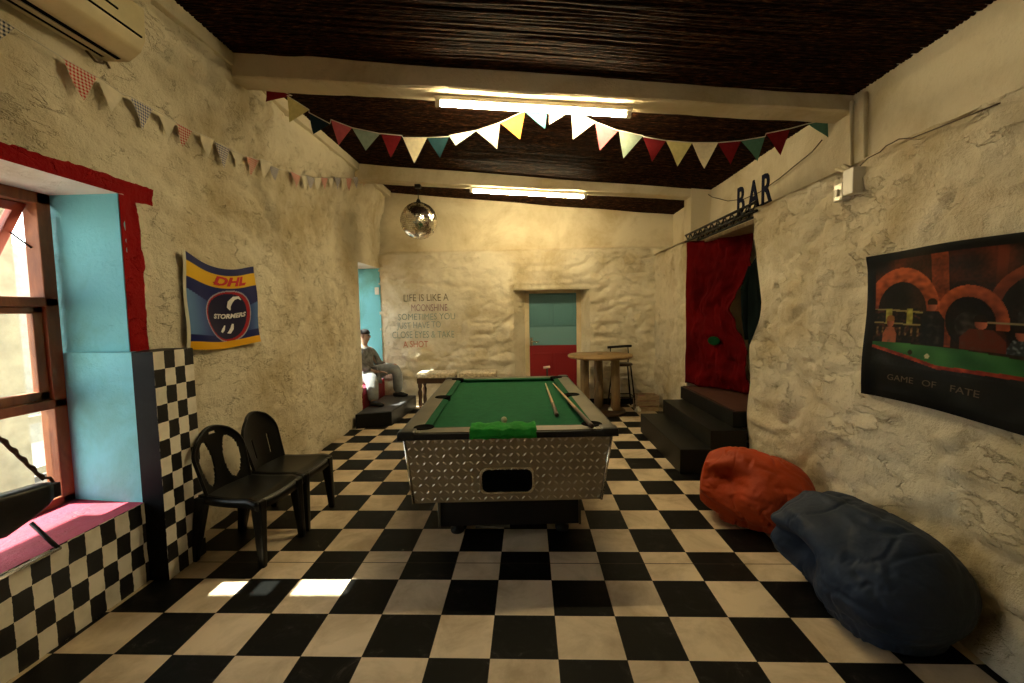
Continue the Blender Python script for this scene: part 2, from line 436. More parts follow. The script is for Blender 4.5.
for fc in m.b.faces:
    if fc.calc_center_median().z > 2.605: fc.material_index = 1
yd = 7.66; a0, a1, b0, b1, zt = DR[0], DR[1], -.0, .86, 1.905
m.faces([(a0, 7.4, 0), (b0 - .03, yd, 0), (b0 - .03, yd, zt + .03), (a0, 7.4, 1.935)], [(0, 1, 2, 3)])
m.faces([(a1, 7.4, 0), (b1 + .04, yd, 0), (b1 + .04, yd, zt + .03), (a1, 7.4, 1.935)], [(3, 2, 1, 0)])
m.faces([(a0, 7.4, 1.935), (a1, 7.4, 1.935), (b1 + .04, yd, zt + .03), (b0 - .03, yd, zt + .03)], [(0, 1, 2, 3)])
struct(m.build('wall_back', [m_wall, m_smooth]))
# cream door frame, split-painted stable door
q = MB(); q.box(b0 - .1, b0 + .022, yd - .03, yd + .03, 0, zt + .02, bev=.004); q.box(b1 - .022, b1 + .1, yd - .03, yd + .03, 0, zt + .02, bev=.004); q.box(b0 - .1, b1 + .1, yd - .03, yd + .03, zt - .02, zt + .1, bev=.004)
struct(q.build('trim_10', plaster('cream_door_frame', (.62, .53, .36), .2, .1)))
dk = NT('door_paint'); X, Y, Z = dk.xyz()[:3]
f = dk.math('GREATER_THAN', Z, .985); f2 = dk.math('GREATER_THAN', Z, 1.30)
c1 = dk.mixc(f, C((128, 8, 22)), C((98, 142, 150))); dk.setc(dk.mixc(f2, c1, C((72, 118, 126)))); dk.p(.5); m_door = dk.m
q = MB(); q.box(b0 + .024, b1 - .024, yd - .012, yd + .03, .01, zt - .022)
def panel(x0, x1, z0, z1):   # raised stiles round a sunk panel
    w = .022
    q.box(x0, x1, yd - .022, yd - .01, z0, z0 + w, bev=.004); q.box(x0, x1, yd - .022, yd - .01, z1 - w, z1, bev=.004)
    q.box(x0, x0 + w, yd - .022, yd - .01, z0 + w, z1 - w, bev=.004); q.box(x1 - w, x1, yd - .022, yd - .01, z0 + w, z1 - w, bev=.004)
panel(b0 + .05, .40, 1.32, 1.86); panel(.44, b1 - .05, 1.32, 1.86)
panel(b0 + .05, .40, .12, .85); panel(.44, b1 - .05, .12, .85)
door = struct(q.build('door_1', m_door))
q = MB(); q.box(b0 + .035, b0 + .075, yd - .024, yd - .012, .98, 1.12, bev=.003); q.tube([(b0 + .055, yd - .02, 1.055), (b0 + .055, yd - .06, 1.055), (b0 + .17, yd - .06, 1.05), (b0 + .18, yd - .055, 1.05)], .009)
lab(q.build('door_handle', m_chrome, door), 'metal lever handle')

# outer skin of the masonry, so that daylight only enters by the windows
q = MB()
for a, b, c, d in ((Y0 - .2, .65, 0, 4.2), (2.63, 6.07, 0, 4.2), (7.40, 8.1, 0, 4.2), (Y0 - .2, 8.1, 0, .38), (Y0 - .2, 8.1, 2.42, 4.2)): q.box(-2.74, -2.66, a, b, c, d)
q.box(-2.74, 4.0, 7.75, 7.85, 0, 4.2); q.box(3.75, 3.85, Y0 - .2, 7.85, 0, 4.2); q.box(-2.74, 4.0, Y0 - .25, Y0 - .1, 0, 4.2); q.box(2.1, 3.8, Y0, 7.8, -.1, -.01)
struct(q.build('wall_outer', m_wall))

# near end wall, behind the photographer
q = MB(); q.faces([(-3, Y0, 0), (2.6, Y0, 0), (2.6, Y0, 3.95), (-3, Y0, 3.95)], [(0, 1, 2, 3)]); struct(q.build('wall_front', m_wall))

# floor: hand laid chequered tiles
cx = {-7: -1.984, -6: -1.696, -5: -1.393, -4: -1.082, -3: -.794, -2: -.479, -1: -.197, 0: .116, 1: .427, 2: .704, 3: 1.004, 4: 1.316, 5: 1.640, 6: 1.945}
ry = {0: 1.905, 1: 2.193, 2: 2.496, 3: 2.804, 4: 3.107, 5: 3.405, 6: 3.708, 7: 4.01, 8: 4.32, 9: 4.635, 10: 4.945}
for i in range(7, 10): cx[i] = 1.945 + (i - 6) * .305
for i in range(-10, -7): cx[i] = -1.984 + (i + 7) * .3
for j in range(11, 21): ry[j] = 4.945 + (j - 10) * .308
for j in range(-11, 0): ry[j] = 1.905 + j * .301
q = MB(); gp = .0012
for i in range(-10, 9):
    for j in range(-11, 20):
        a, b, c, d = cx[i] + gp, cx[i + 1] - gp, ry[j] + gp, ry[j + 1] - gp
        jt = [random.uniform(-.003, .003) for _ in range(4)]
        mi = 0 if (i + j) % 2 == 0 else 1
        if j == 2:
            q.faces([(a, c, 0), (b, c, 0), (b, 2.668, 0), (a, 2.668, 0)], [(0, 1, 2, 3)], mi)
            q.faces([(a, 2.675, 0), (b, 2.675, 0), (b, d, 0), (a, d, 0)], [(0, 1, 2, 3)], mi)
        else: q.faces([(a, c, 0), (b, c, 0), (b, d, 0), (a, d, 0)], [(0, 1, 2, 3)], mi)
q.faces([(-5, Y0, -.002), (4, Y0, -.002), (4, 7.9, -.002), (-5, 7.9, -.002)], [(0, 1, 2, 3)], 2)
struct(q.build('floor', [m_tw, m_tb, m_grout]))
q = MB(); q.grid(lambda a, b: Vector((.98 + a * 1.08, 7.345 - .012 * fb((a * 9, b, 0), 2), b * .10)), 20, 3); struct(q.build('baseboard_back', m_step))

# sloping reed ceiling, roof sheet above it
def ZC(x): return 3.385 - .103 * x
q = MB(); y = Y0; rnd = random.Random(3)
while y < 7.7:
    r = rnd.uniform(.006, .012); dz = rnd.uniform(-.012, .006); ph = rnd.uniform(0, 50); prev = None; NX = 26
    sag = .05
    for i in range(NX + 1):
        x = -2.75 + 5.45 * i / NX; dm = max(0, min(1, (2.35 - abs(x)) / .5)); zz = ZC(x) + dz * dm + .012 * noise.noise(Vector((x * .9, y * .8, 1))) * dm + .009 * dm * noise.noise(Vector((x * 1.3, ph, 0)))
        yy = y + .022 * noise.noise(Vector((x * 1.1, ph, 7)))
        rg = [q.b.verts.new((x, yy + r * cos(t), zz - r * sin(t))) for t in (0, pi * .25, pi * .5, pi * .75, pi)]
        if prev:
            for k in range(4): fc = q.b.faces.new([prev[k], prev[k + 1], rg[k + 1], rg[k]]); fc.smooth = True
        prev = rg
    y += r * 1.75
q.hexa([(-3.2, Y0 - .3, ZC(-3.2) + .012), (3.9, Y0 - .3, ZC(3.9) + .012), (3.9, 8, ZC(3.9) + .012), (-3.2, 8, ZC(-3.2) + .012)] + [(-3.2, Y0 - .3, ZC(-3.2) + .1), (3.9, Y0 - .3, ZC(3.9) + .1), (3.9, 8, ZC(3.9) + .1), (-3.2, 8, ZC(-3.2) + .1)])
struct(q.build('ceiling', m_reed))

def rough_beam(name, ya, yb, za, zb, h):
    """rectangular beam along x; za/zb underside heights at left/right"""
    q = MB(); xa, xb = -2.5, 2.43; N = 60
    prev = None
    for i in range(N + 1):
        t = i / N; x = xa + (xb - xa) * t; z = za + (zb - za) * t
        j = [.010 * noise.noise(Vector((x * 2.3, k * 7.1, ya))) + .004 * noise.noise(Vector((x * 11, k * 7.1, ya))) for k in range(8)]
        rg = [q.b.verts.new(p) for p in ((x, ya + j[0], z + .012 + j[1]), (x, ya + .012, z + j[1]), (x, yb - .012, z + j[2]), (x, yb + j[3], z + .012 + j[2]), (x, yb + j[3], z + h), (x, ya + j[0], z + h))]
        if prev:
            for k in range(6): q.b.faces.new([prev[k], rg[k], rg[(k + 1) % 6], prev[(k + 1) % 6]])
        else: q.b.faces.new(rg)
        prev = rg
    q.b.faces.new(prev[::-1]); return struct(q.build(name, m_beam, recalc=True))
def lin(xl, zl, xr, zr): s = (zr - zl) / (xr - xl); return (lambda x: zl + s * (x - xl))
B1 = lin(-2.2, 3.42, 2.38, 3.005); B2 = lin(-2.3, 3.40, 2.3, 3.035)
rough_beam('ceiling_beam', 3.45, 3.66, B1(-2.5), B1(2.32), .24)
rough_beam('ceiling_beam', 6.0, 6.2, B2(-2.5), B2(2.32), .25)
# wall plate along the left eaves, and the dark batten at the far wall head
q = MB(); q.hexa([(-2.5, Y0, 3.50), (-2.215, Y0, 3.50), (-2.25, 7.4, 3.52), (-2.5, 7.4, 3.52), (-2.5, Y0, 3.66), (-2.215, Y0, 3.62), (-2.25, 7.4, 3.62), (-2.5, 7.4, 3.66)], bev=.01); struct(q.build('wall_plate', m_beam))

# ------------------------------------------------------------------ windows
def glass_mat():
    k = NT('window_glass'); tr = k.n.new('ShaderNodeBsdfTransparent'); gl = k.n.new('ShaderNodeBsdfGlossy'); gl.inputs['Roughness'].default_value = .02
    tr.inputs[0].default_value = (.93, .96, .95, 1)
    lw = k.n.new('ShaderNodeLayerWeight'); lw.inputs[0].default_value = .5; fac = k.math('ADD', k.math('MULTIPLY', k.math('POWER', lw.outputs['Facing'], 4.0), .7), .04); mx = k.n.new('ShaderNodeMixShader')
    k.link(fac, mx.inputs[0]); k.link(tr.outputs[0], mx.inputs[1]); k.link(gl.outputs[0], mx.inputs[2]); k.link(mx.outputs[0], k.out.inputs[0]); return k.m
m_glass = glass_mat()
def bar(q, y0, y1, z0, z1, x, t=.06, mi=0): q.box(x - t, x, y0, y1, z0, z1, mi, bev=.006)
xw = -2.80
q = MB(); ya, yb, z0, z1 = .75, 2.54, .48, 2.315; t = .065
bar(q, ya, yb, z1 - t, z1, xw, .09); bar(q, ya, yb, z0, z0 + .05, xw, .09)
bar(q, ya, ya + t, z0, z1, xw, .09); bar(q, yb - t - .01, yb, z0, z1, xw, .09); bar(q, 1.60, 1.67, z0, z1, xw, .09)
bar(q, ya, yb, 1.66, 1.715, xw, .09); bar(q, ya, yb, 1.06, 1.115, xw, .09)
win = struct(q.build('window_1', m_frame))
for (s0, s1) in ((ya + t, 1.60), (1.67, yb - t - .01)):
    q = MB(); x = xw - .02
    bar(q, s0, s1, 1.115, 1.17, x, .04); bar(q, s0, s1, 1.62, 1.66, x, .04); bar(q, s0, s0 + .055, 1.115, 1.66, x, .04); bar(q, s1 - .055, s1, 1.115, 1.66, x, .04)
    q.build('sash', m_frame, win)
    q = MB(); q.box(xw - .042, xw - .038, s0 + .05, s1 - .05, 1.165, 1.625); q.build('pane', m_glass, win)
    q = MB(); q.box(xw - .05, xw - .046, s0, s1, .53, 1.06); q.build('pane', m_glass, win)
# top-hung sash standing open outwards
for (s0, s1) in ((ya + t, 1.60), (1.67, yb - t - .015)):
    e = empty('open_sash', (xw - .05, 0, 2.245)); e.parent = win; e.rotation_euler = (0, radians(33), 0)
    q = MB(); H = .56
    bar(q, s0, s1, -.055, 0, 0, .04); bar(q, s0, s1, -H, -H + .055, 0, .04); bar(q, s0, s0 + .055, -H, 0, 0, .04); bar(q, s1 - .055, s1, -H, 0, 0, .04)
    q.build('sash_frame', m_redwood, e)
    q = MB(); q.box(-.022, -.018, s0 + .05, s1 - .05, -H + .05, -.05); q.build('pane', m_glass, e)
q = MB(); q.tube([(xw - .05, 2.46, 2.0), (xw - .17, 2.45, 2.10)], .005); q.build('window_stay', m_iron, win)
# far window (seen only through its light)
q = MB(); x2 = XL(7) - .46
for (a, b, c, d) in ((6.36, 7.36, 2.27, 2.34), (6.36, 7.36, .48, .53), (6.36, 6.42, .48, 2.34), (7.30, 7.36, .48, 2.34), (6.74, 6.80, .48, 2.34), (6.36, 7.36, 1.62, 1.67)): bar(q, a, b, c, d, x2, .07)
w2 = struct(q.build('window_2', m_frame))
q = MB(); q.box(x2 - .04, x2 - .036, 6.2, 7.33, .5, 2.3); q.build('pane', m_glass, w2)

p = at(377, 291, 1, 7.34); q = MB(); q.box(-.035, .035, -.012, .008, -.06, .06, bev=.005); o = q.build('wall_socket', m_white); o.location = (min(p.x, -2.52), 7.34, p.z); tag(o, 'small white socket plate on the blue side of the far window recess', 'socket')

# ------------------------------------------------------------------ outside
m_outw = simple('white_sunlit_render', (.36, .35, .31), .9)
m_pave = simple('pale_paving', (.55, .50, .42), .9)
q = MB(); q.faces([(-40, -30, -.15), (-2.95, -30, -.15), (-2.95, 40, -.15), (-40, 40, -.15)], [(0, 1, 2, 3)]); struct(q.build('ground_outside', m_pave))
q = MB(); q.box(-7.2, -7.0, 3.9, 20, -.15, 2.6); struct(q.build('wall_outside', m_outw))
q = MB(); q.box(-3.95, -3.55, 2.72, 2.95, -.15, 3.4); struct(q.build('pillar_outside', m_outw))
q = MB(); q.hexa([(-4.6, -1.2, 2.95), (-2.95, -1.2, 3.30), (-2.95, 2.22, 3.30), (-4.6, 2.22, 2.95), (-4.6, -1.2, 3.0), (-2.95, -1.2, 3.35), (-2.95, 2.22, 3.35), (-4.6, 2.22, 3.0)]); struct(q.build('sun_blocker_outside', m_darkwood))  # added slab out of view, blocks most sun from the near window
fe = empty('picket_fence', (-4.6, 0, -.15)); tag(fe, 'white picket fence standing outside the near window', 'fence')
for i in range(14):
    q = MB(); y = 1.2 + i * .19; q.box(-.012, .012, y, y + .08, .05, 1.0); q.faces([(-.012, y, 1.0), (-.012, y + .08, 1.0), (-.012, y + .04, 1.06), (.012, y, 1.0), (.012, y + .08, 1.0), (.012, y + .04, 1.06)], [(0, 1, 2), (3, 4, 5), (0, 2, 5, 3), (1, 2, 5, 4)]); q.build('picket', m_outw, fe)
for z in (.3, .78):
    q = MB(); q.box(.012, .04, 1.1, 4.0, z, z + .07); q.build('rail', m_outw, fe)

# ------------------------------------------------------------------ pool table
PT = empty('pool_table', (-.185, 3.715, 0), .05)
tag(PT, 'coin-operated pool table with green baize and metal tread-plate cabinet in mid room', 'pool table')
hw, hl, zt = .655, 1.11, .862
q = MB()
T_ = [(-hw + .02, -hl + .03, .825), (hw - .02, -hl + .03, .825), (hw - .02, hl - .03, .825), (-hw + .02, hl - .03, .825)]
B_ = [(-.595, -hl + .06, .404), (.575, -hl + .06, .404), (.575, hl - .06, .404), (-.595, hl - .06, .404)]
q.hexa([Vector(p) for p in B_ + T_], bev=.004)
def lozenges(P00, P10, P01, P11, nu, nv, N):
    P00, P10, P01, P11 = map(Vector, (P00, P10, P01, P11))
    for i in range(nu):
        for j in range(nv):
            u, v = (i + .5) / nu, (j + .5) / nv
            c = P00.lerp(P10, u).lerp(P01.lerp(P11, u), v); U_ = (P10 - P00).normalized(); V_ = (P01 - P00).normalized()
            s = 1 if (i + j) % 2 else -1; a = (U_ + V_ * s).normalized(); b = (U_ - V_ * s).normalized()
            L, W, H = .017, .0055, .0036
            vs = [c - a * L, c - a * L * .3 + b * W, c + a * L * .3 + b * W, c + a * L, c + a * L * .3 - b * W, c - a * L * .3 - b * W, c - a * L * .4 + N * H, c + a * L * .4 + N * H]
            q.faces(vs, [(0, 1, 6), (1, 2, 7, 6), (2, 3, 7), (3, 4, 7), (4, 5, 6, 7), (5, 0, 6)], 1, False)
def lerp_face(A, B, Cc, D, nu, nv):
    A, B, Cc, D = map(Vector, (A, B, Cc, D)); N = (B - A).cross(Cc - A).normalized(); lozenges(A + N * .0008, B + N * .0008, Cc + N * .0008, D + N * .0008, nu, nv, N)
lerp_face(B_[0], B_[1], T_[0], T_[1], 30, 9); lerp_face(B_[3], B_[0], T_[3], T_[0], 52, 9); lerp_face(B_[1], B_[2], T_[1], T_[2], 52, 9)
lab(q.build('cabinet', [m_alu, simple('tread_highlight', (.42, .37, .28), .42, .85, .1)], PT), 'silver tread-plate cabinet')  # second, brighter metal paints daylight glints onto the raised lozenges
q = MB()   # corner edge trims
for a, b in zip(B_, T_):
    q = MB(); q.tube([Vector(a), Vector(b)], .009, 8); q.build('corner_trim', m_chrome, PT)
q = MB()   # top frame ring: metal with black edge
def ring(o_, i_, z0, z1, mi):
    (ox, oy), (ix, iy) = o_, i_
    q.box(-ox, -ix, -oy, oy, z0, z1, mi, bev=.004); q.box(ix, ox, -oy, oy, z0, z1, mi, bev=.004); q.box(-ix, ix, -oy, -iy, z0, z1, mi, bev=.004); q.box(-ix, ix, iy, oy, z0, z1, mi, bev=.004)
ring((hw - .006, hl - .006), (hw - .115, hl - .115), .82, zt + .004, 0)
q.build('top_rail', m_rail, PT)
q = MB(); ring((hw + .012, hl + .012), (hw - .006, hl - .006), .822, zt - .002, 0)
for sx in (-1, 1):
    for sy in (-1, 1): q.box(sx * (hw - .04) - .055, sx * (hw - .04) + .055, sy * (hl - .04) - .055, sy * (hl - .04) + .055, .822, zt + .012, bev=.018)
lab(q.build('edge_band', m_blkplastic, PT), 'black plastic edge band')
q = MB(); q.box(-hw + .11, hw - .11, -hl + .11, hl - .11, .80, .832); q.build('playing_bed', m_cloth, PT)
def cushion(a, b, inn):   # a,b ends along the rail, inn inward dir
    q = MB(); a = Vector(a); b = Vector(b); inn = Vector(inn); d = (b - a).normalized(); w = .052
    z0, z1 = .832, zt + .004
    P = [a + Vector((0, 0, z0)), b + Vector((0, 0, z0)), b - d * .05 + inn * w * .6 + Vector((0, 0, z0)), a + d * .05 + inn * w * .6 + Vector((0, 0, z0)),
         a + Vector((0, 0, z1)), b + Vector((0, 0, z1)), b - d * .05 + inn * w + Vector((0, 0, z1 - .006)), a + d * .05 + inn * w + Vector((0, 0, z1 - .006))]
    q.hexa(P, bev=.004); q.build('cushion', m_cush, PT)
ix, iy = hw - .115, hl - .115
for s in (-1, 1):
    cushion((s * ix, -iy + .05, 0), (s * ix, -.055, 0), (-s, 0, 0)); cushion((s * ix, .055, 0), (s * ix, iy - .05, 0), (-s, 0, 0))
    cushion((-ix + .05, s * iy, 0), (ix - .05, s * iy, 0), (0, -s, 0))
for sx in (-1, 1):
    for sy in (-1, 0, 1):
        q = MB(); c = (sx * (ix + (.012 if sy == 0 else -.01)), sy * (iy - .01), 0)
        q.lathe([(.0, .868), (.050, .8685), (.062, .871), (.066, .866), (.062, .836)], c, 24); q.build('pocket', m_void, PT)
# ball return opening
def rrect(w, h, r, n=6):
    P = []
    for cx_, cz_, a in ((w - r, h - r, 0), (-w + r, h - r, 90), (-w + r, -h + r, 180), (w - r, -h + r, 270)):
        for k in range(n + 1): t = radians(a + 90 * k / n); P.append((cx_ + r * cos(t), cz_ + r * sin(t)))
    return P
sl = .03 / .421
def onface(x, z, off): return Vector((x, -hl + .06 - (z - .404) * sl - off, z))
for nm, w, h, off, mt in (('return_rim', .168, .084, .003, m_chrome), ('return_opening', .155, .072, .007, m_void)):
    q = MB(); P = rrect(w, h, .04); A = [onface(-.012 + x, .54 + z, off) for x, z in P]; Bk = [onface(-.012 + x, .54 + z, -.01) for x, z in P]
    n = len(P); q.faces(A + Bk, [tuple(range(n))[::-1]] + [(i, (i + 1) % n, n + (i + 1) % n, n + i) for i in range(n)]); q.build(nm, mt, PT)
q = MB(); q.hexa([(-.49, -.72, .085), (.49, -.72, .085), (.49, .72, .085), (-.49, .72, .085), (-.50, -.72, .403), (.50, -.72, .403), (.50, .72, .403), (-.50, .72, .403)], bev=.006)
ped = lab(q.build('pedestal', m_blkplastic, PT), 'black pedestal')
for s in (-1, 1):
    q = MB(); q.box(s * .493 - .008, s * .493 + .008, -.732, -.716, .085, .402); q.build('pedestal_trim', m_rail, ped)
q = MB(); q.box(-.24, .0, -.735, -.72, .075, .09); q.build('pedestal_plate', m_rail, ped)
for sx in (-1, 1):
    for sy in (-1, 1):
        q = MB(); q.lathe([(.045, 0), (.05, .012), (.05, .03), (.025, .04), (.025, .09)], (sx * .38, sy * .62, 0), 20); q.build('foot', m_iron, PT)

# things on the table
def pool_pt(p): return p
q = MB()
def tw(a, b):
    # a across the width, b from bed side over the rail and down the front
    L = .115 + .30 * b
    x = (a - .5) * .40 + .006 * fb((a * 6, b * 4, 2), 1.5)
    path = [(-.07, .004), (.02, .022), (.10, .022), (.15, .018), (.172, -.015), (.170, -.032)]
    t = b * (len(path) - 1); k = min(int(t), len(path) - 2); f = t - k
    py = path[k][0] * (1 - f) + path[k + 1][0] * f; pz = path[k][1] * (1 - f) + path[k + 1][1] * f
    z = zt + pz + .008 * fb((a * 7, b * 3, 5), 1.4) + .006 * sin(a * 19 + b * 3) * (1 - b)
    return Vector((x, -py, z))
q.grid(tw, 46, 34); to = q.build('green_cloth', m_towel); solid(to, .006)
M = Matrix.Translation((-.185, 3.715, 0)) @ Matrix.Rotation(.05, 4, 'Z'); to.matrix_world = M @ Matrix.Translation((-.03, -hl + .135, 0))
tag(to, 'bunched bright green cloth draped over the near rail of the pool table', 'cloth')
q = MB(); t_ = bmesh.new(); bmesh.ops.create_uvsphere(t_, u_segments=24, v_segments=16, radius=.021); q.merge(t_, smooth=True)
cb = q.build('cue_ball', simple('white_ball', (.50, .47, .30), .15, 0, .02)); p = at(504, 419, 2, .858); cb.location = (p.x, p.y, .853)
tag(cb, 'white cue ball lying on the green baize near the cloth', 'ball')
m_cue = wood_mat('pale_cue_wood', (.35, .22, .10), (.52, .36, .19), (20, 2, 20), .35)
def cue(p0, p1, z0, z1, label):
    a = Vector((p0[0], p0[1], z0)); b = Vector((p1[0], p1[1], z1)); e = empty('cue_stick', a); tag(e, label, 'cue stick', 'cue sticks on the pool table')
    d = b - a; q = MB(); q.tube([Vector((0, 0, 0)) + d * t for t in (.30, .6, .985)], [.012, .0085, .0058], 12); q.build('shaft', m_cue, e)
    q = MB(); q.tube([d * 0, d * .02, d * .30], [.013, .0148, .012], 12); lab(q.build('butt', m_darkwood, e), 'dark butt')
    q = MB(); q.tube([d * .985, d], [.0058, .0055], 12); q.build('tip', m_white, e)
def at2(x, y, z): p = at(x, y, 2, z); return (p.x, p.y)
cue(at2(557, 415, .85), at2(545.5, 383, .87), .848, .866, 'shorter-looking cue stick lying nearer the middle of the green baize')
cue(at2(592, 427, .878), at2(553, 383, .87), .882, .868, 'cue stick lying along the right cushion of the pool table')

# ------------------------------------------------------------------ monobloc chairs
m_chair = simple('black_chair_plastic', (.0032, .0035, .0032), .34, 0, .25, 6, .08, 30, .22)
def make_chair(loc, rz, label, solid_back=False):
    """local: faces +x, origin on floor at seat centre"""
    e = empty('plastic_chair', loc, rz); tag(e, label, 'chair')
    q = MB()
    def seat(a, b):
        x = -.215 + .44 * a; w = .187 + .030 * a; y = (b - .5) * 2 * w
        z = .435 + .012 * (2 * b - 1) ** 2 - .022 * max(0, a - .85) / .15 * 1 - .010 * sin(pi * a) + .006 * (a - .5)
        return Vector((x, y, z))
    q.grid(seat, 22, 22)
    def rim(t):   # skirt following the seat edge
        return t
    N = 22
    edge = [seat(i / N, 0) for i in range(N + 1)] + [seat(1, i / N) for i in range(1, N + 1)] + [seat(1 - i / N, 1) for i in range(1, N + 1)]
    low = [p + Vector((0, 0, -.055)) + (p - Vector((0, 0, p.z))).normalized() * .006 for p in edge]
    n = len(edge); q.faces(edge + low, [(i, i + 1, n + i + 1, n + i) for i in range(n - 1)], 0, True)
    s_ = q.build('seat', m_chair, e); bmw = s_; solid(s_, .006, -1)
    q = MB()
    def back(a, b):
        u = a * 2 - 1; w = .185 + .032 * b - .10 * max(0, b - .62) ** 2 / .144 * 1.0
        y = u * w; z = .42 + .415 * b - .035 * u * u * b
        x = -.20 - .085 * b + .045 * u * u * (1 - .3 * b)
        return Vector((x, y, z))
    def hole(a, b):
        u = abs(a * 2 - 1)
        if solid_back:
            return abs(u - .45) < .035 and .2 < b < .55
        if b < .10 or b > .86: return abs(u) < .17 and .885 < b < .925
        c = .52; w = .30 * sqrt(max(0, 1 - ((b - .47) / .36) ** 2))
        return abs(u - c - .03 * (b - .5)) < w
    q.grid(back, 56, 56, skip=hole); s_ = q.build('backrest', m_chair, e); solid(s_, .010, 0)
    q = MB(); pts = [back(0, i / 20) for i in range(21)] + [back(i / 20, 1) for i in range(1, 20)] + [back(1, 1 - i / 20) for i in range(21)]
    q.tube(pts, .0105, 8); q.build('back_hoop', m_chair, e)
    for sx, sy in ((1, -1), (1, 1), (-1, -1), (-1, 1)):
        q = MB(); tx, ty = (.205 if sx > 0 else -.20), .178 * sy; bx, by = (.225 if sx > 0 else -.27), .195 * sy
        w1, w2 = .038, .021
        P = []
        for (cx_, cy_, z, w) in ((bx, by, 0, w2), (tx, ty, .425, w1)):
            P += [(cx_ - w, cy_ - w * .8, z), (cx_ + w, cy_ - w * .8, z), (cx_ + w, cy_ + w * .8, z), (cx_ - w, cy_ + w * .8, z)]
        q.hexa(P, bev=.009); q.build('leg', m_chair, e)
    return e
make_chair((-1.895, 2.84, 0), -.13, 'black plastic chair with leaf-shaped openings in its back, beside the checkered pillar')
make_chair((-1.87, 3.285, 0), -.03, 'black plastic chair with a closed back, second from the checkered pillar', True)

# ------------------------------------------------------------------ bean bags
def beanbag(name, mat, label, A, B, prof, squash, seed, gather=.0, lean=0, nn=(120, 96), folds=1.0, floorz=.004, mouth=.5, mouthd=.0, mt=.2):
    """body swept from A (gathered mouth) to B with radius profile; settles on the floor"""
    A = Vector(A); B = Vector(B); D = B - A; d = D.normalized(); side = d.cross(Vector((0, 0, 1))).normalized(); up = side.cross(d).normalized()
    q = MB()
    def rad(t):
        if isinstance(prof[0], float):
            R0, ta, tb, blunt = prof
            r = R0 * sqrt(max(0, 1 - (max(0, ta - t) / ta) ** 2.2 * (1 - blunt * blunt))) if t < ta else R0
            if t > tb: r *= sqrt(max(0, 1 - ((t - tb) / (1 - tb)) ** 2.3))
            if t < .035: r *= sqrt(t / .035)
            return max(r, .003)
        for (t0, r0), (t1, r1) in zip(prof, prof[1:]):
            if t <= t1:
                f = (t - t0) / (t1 - t0); f = f * f * (3 - 2 * f); return r0 + (r1 - r0) * f
        return prof[-1][1]
    def fn(a, b):
        t = a; ph = b * 2 * pi
        r = rad(t)
        pleat = gather * math.exp(-t * 4.2) * (sin(ph * 7 + seed) * .6 + sin(ph * 11 + seed * 2 + t * 6) * .4)
        n = fb((cos(ph) * 1.2 + seed, sin(ph) * 1.2, t * 2.2), 1.3, 3) * .10 * folds
        rid = abs(noise.noise(Vector((cos(ph) * 2 + seed, sin(ph) * 2, t * 3.0 + 4)))); n -= max(0, .10 - rid) * .8 * folds
        rid2 = abs(noise.noise(Vector((cos(ph) * 1.1 + sin(ph) * 2.2 + seed, sin(ph) * 1.4 - t * 3, t * 5.0 + 14)))); n -= max(0, .07 - rid2) * .7 * folds
        r2 = r * (1 + pleat + n)
        # the turned-in mouth: a hollow with an overhanging upper lip, on the camera side
        dp = ph / pi; dp = dp - 2 if dp > 1.5 else dp
        ua = (t - mt) / .15; vb = (dp - mouth) / .26
        hol = math.exp(-ua * ua) * (math.exp(-vb * vb) if vb < 0 else math.exp(-vb * vb * 9)); lip = math.exp(-ua * ua * .7) * math.exp(-((vb - .75) / .35) ** 2)
        r2 *= 1 - .55 * hol * mouthd + .13 * lip * mouthd
        p = A + D * t + side * cos(ph) * r2 + up * sin(ph) * r2 * squash
        lo = floorz
        if p.z < lo + .05:   # settle and spread
            p.z = lo + .05 * math.exp((p.z - lo - .05) / .12) * .0 + max(0, (p.z - lo)) * .25 if p.z > lo else lo
        return p
    V = q.grid(fn, nn[0], nn[1]); 
    bmesh.ops.remove_doubles(q.b, verts=q.b.verts, dist=.0006)
    o = q.build(name, mat, recalc=True); mod(o, 'SUBSURF', levels=1, render_levels=1); tag(o, label, 'bean bag', 'bean bags against the right wall'); return o
def fabric(name, c, r=.75):
    k = NT(name); n = k.noise(2.2, 6, .6, .5); d = tuple(x * .72 for x in c) + (1,); l = tuple(min(1, x * 1.2) for x in c) + (1,)
    k.setc(k.ramp(n, [(.3, d), (.7, l)])); k.p(r, 0, .3); b = k.bump(k.noise(4, 4, .55, .2), .5, .05); k.nrm(k.bump(k.noise(260, 2), .15, .002, b)); return k.m
m_navy = fabric('navy_bag_fabric', (.015, .026, .050), .62); m_orange = fabric('orange_bag_fabric', (.42, .050, .008), .65)
beanbag('bean_bag', m_orange, 'burnt orange bean bag slumped against the right wall by the black steps', (1.34, 3.42, .29), (2.0, 3.06, .20),
        (.335, .5, .5, .55), .80, 2.0, .14, mouth=.20, mouthd=.8, mt=.26, folds=.75)
beanbag('bean_bag', m_navy, 'large dark navy bean bag with a folded mouth leaning on the right wall', (1.61, 2.62, .31), (1.85, 1.86, .20),
        (.35, .5, .55, .68), .80, 5.0, .12, floorz=.004, mouth=.02, mouthd=1.25, mt=.27, folds=.6)

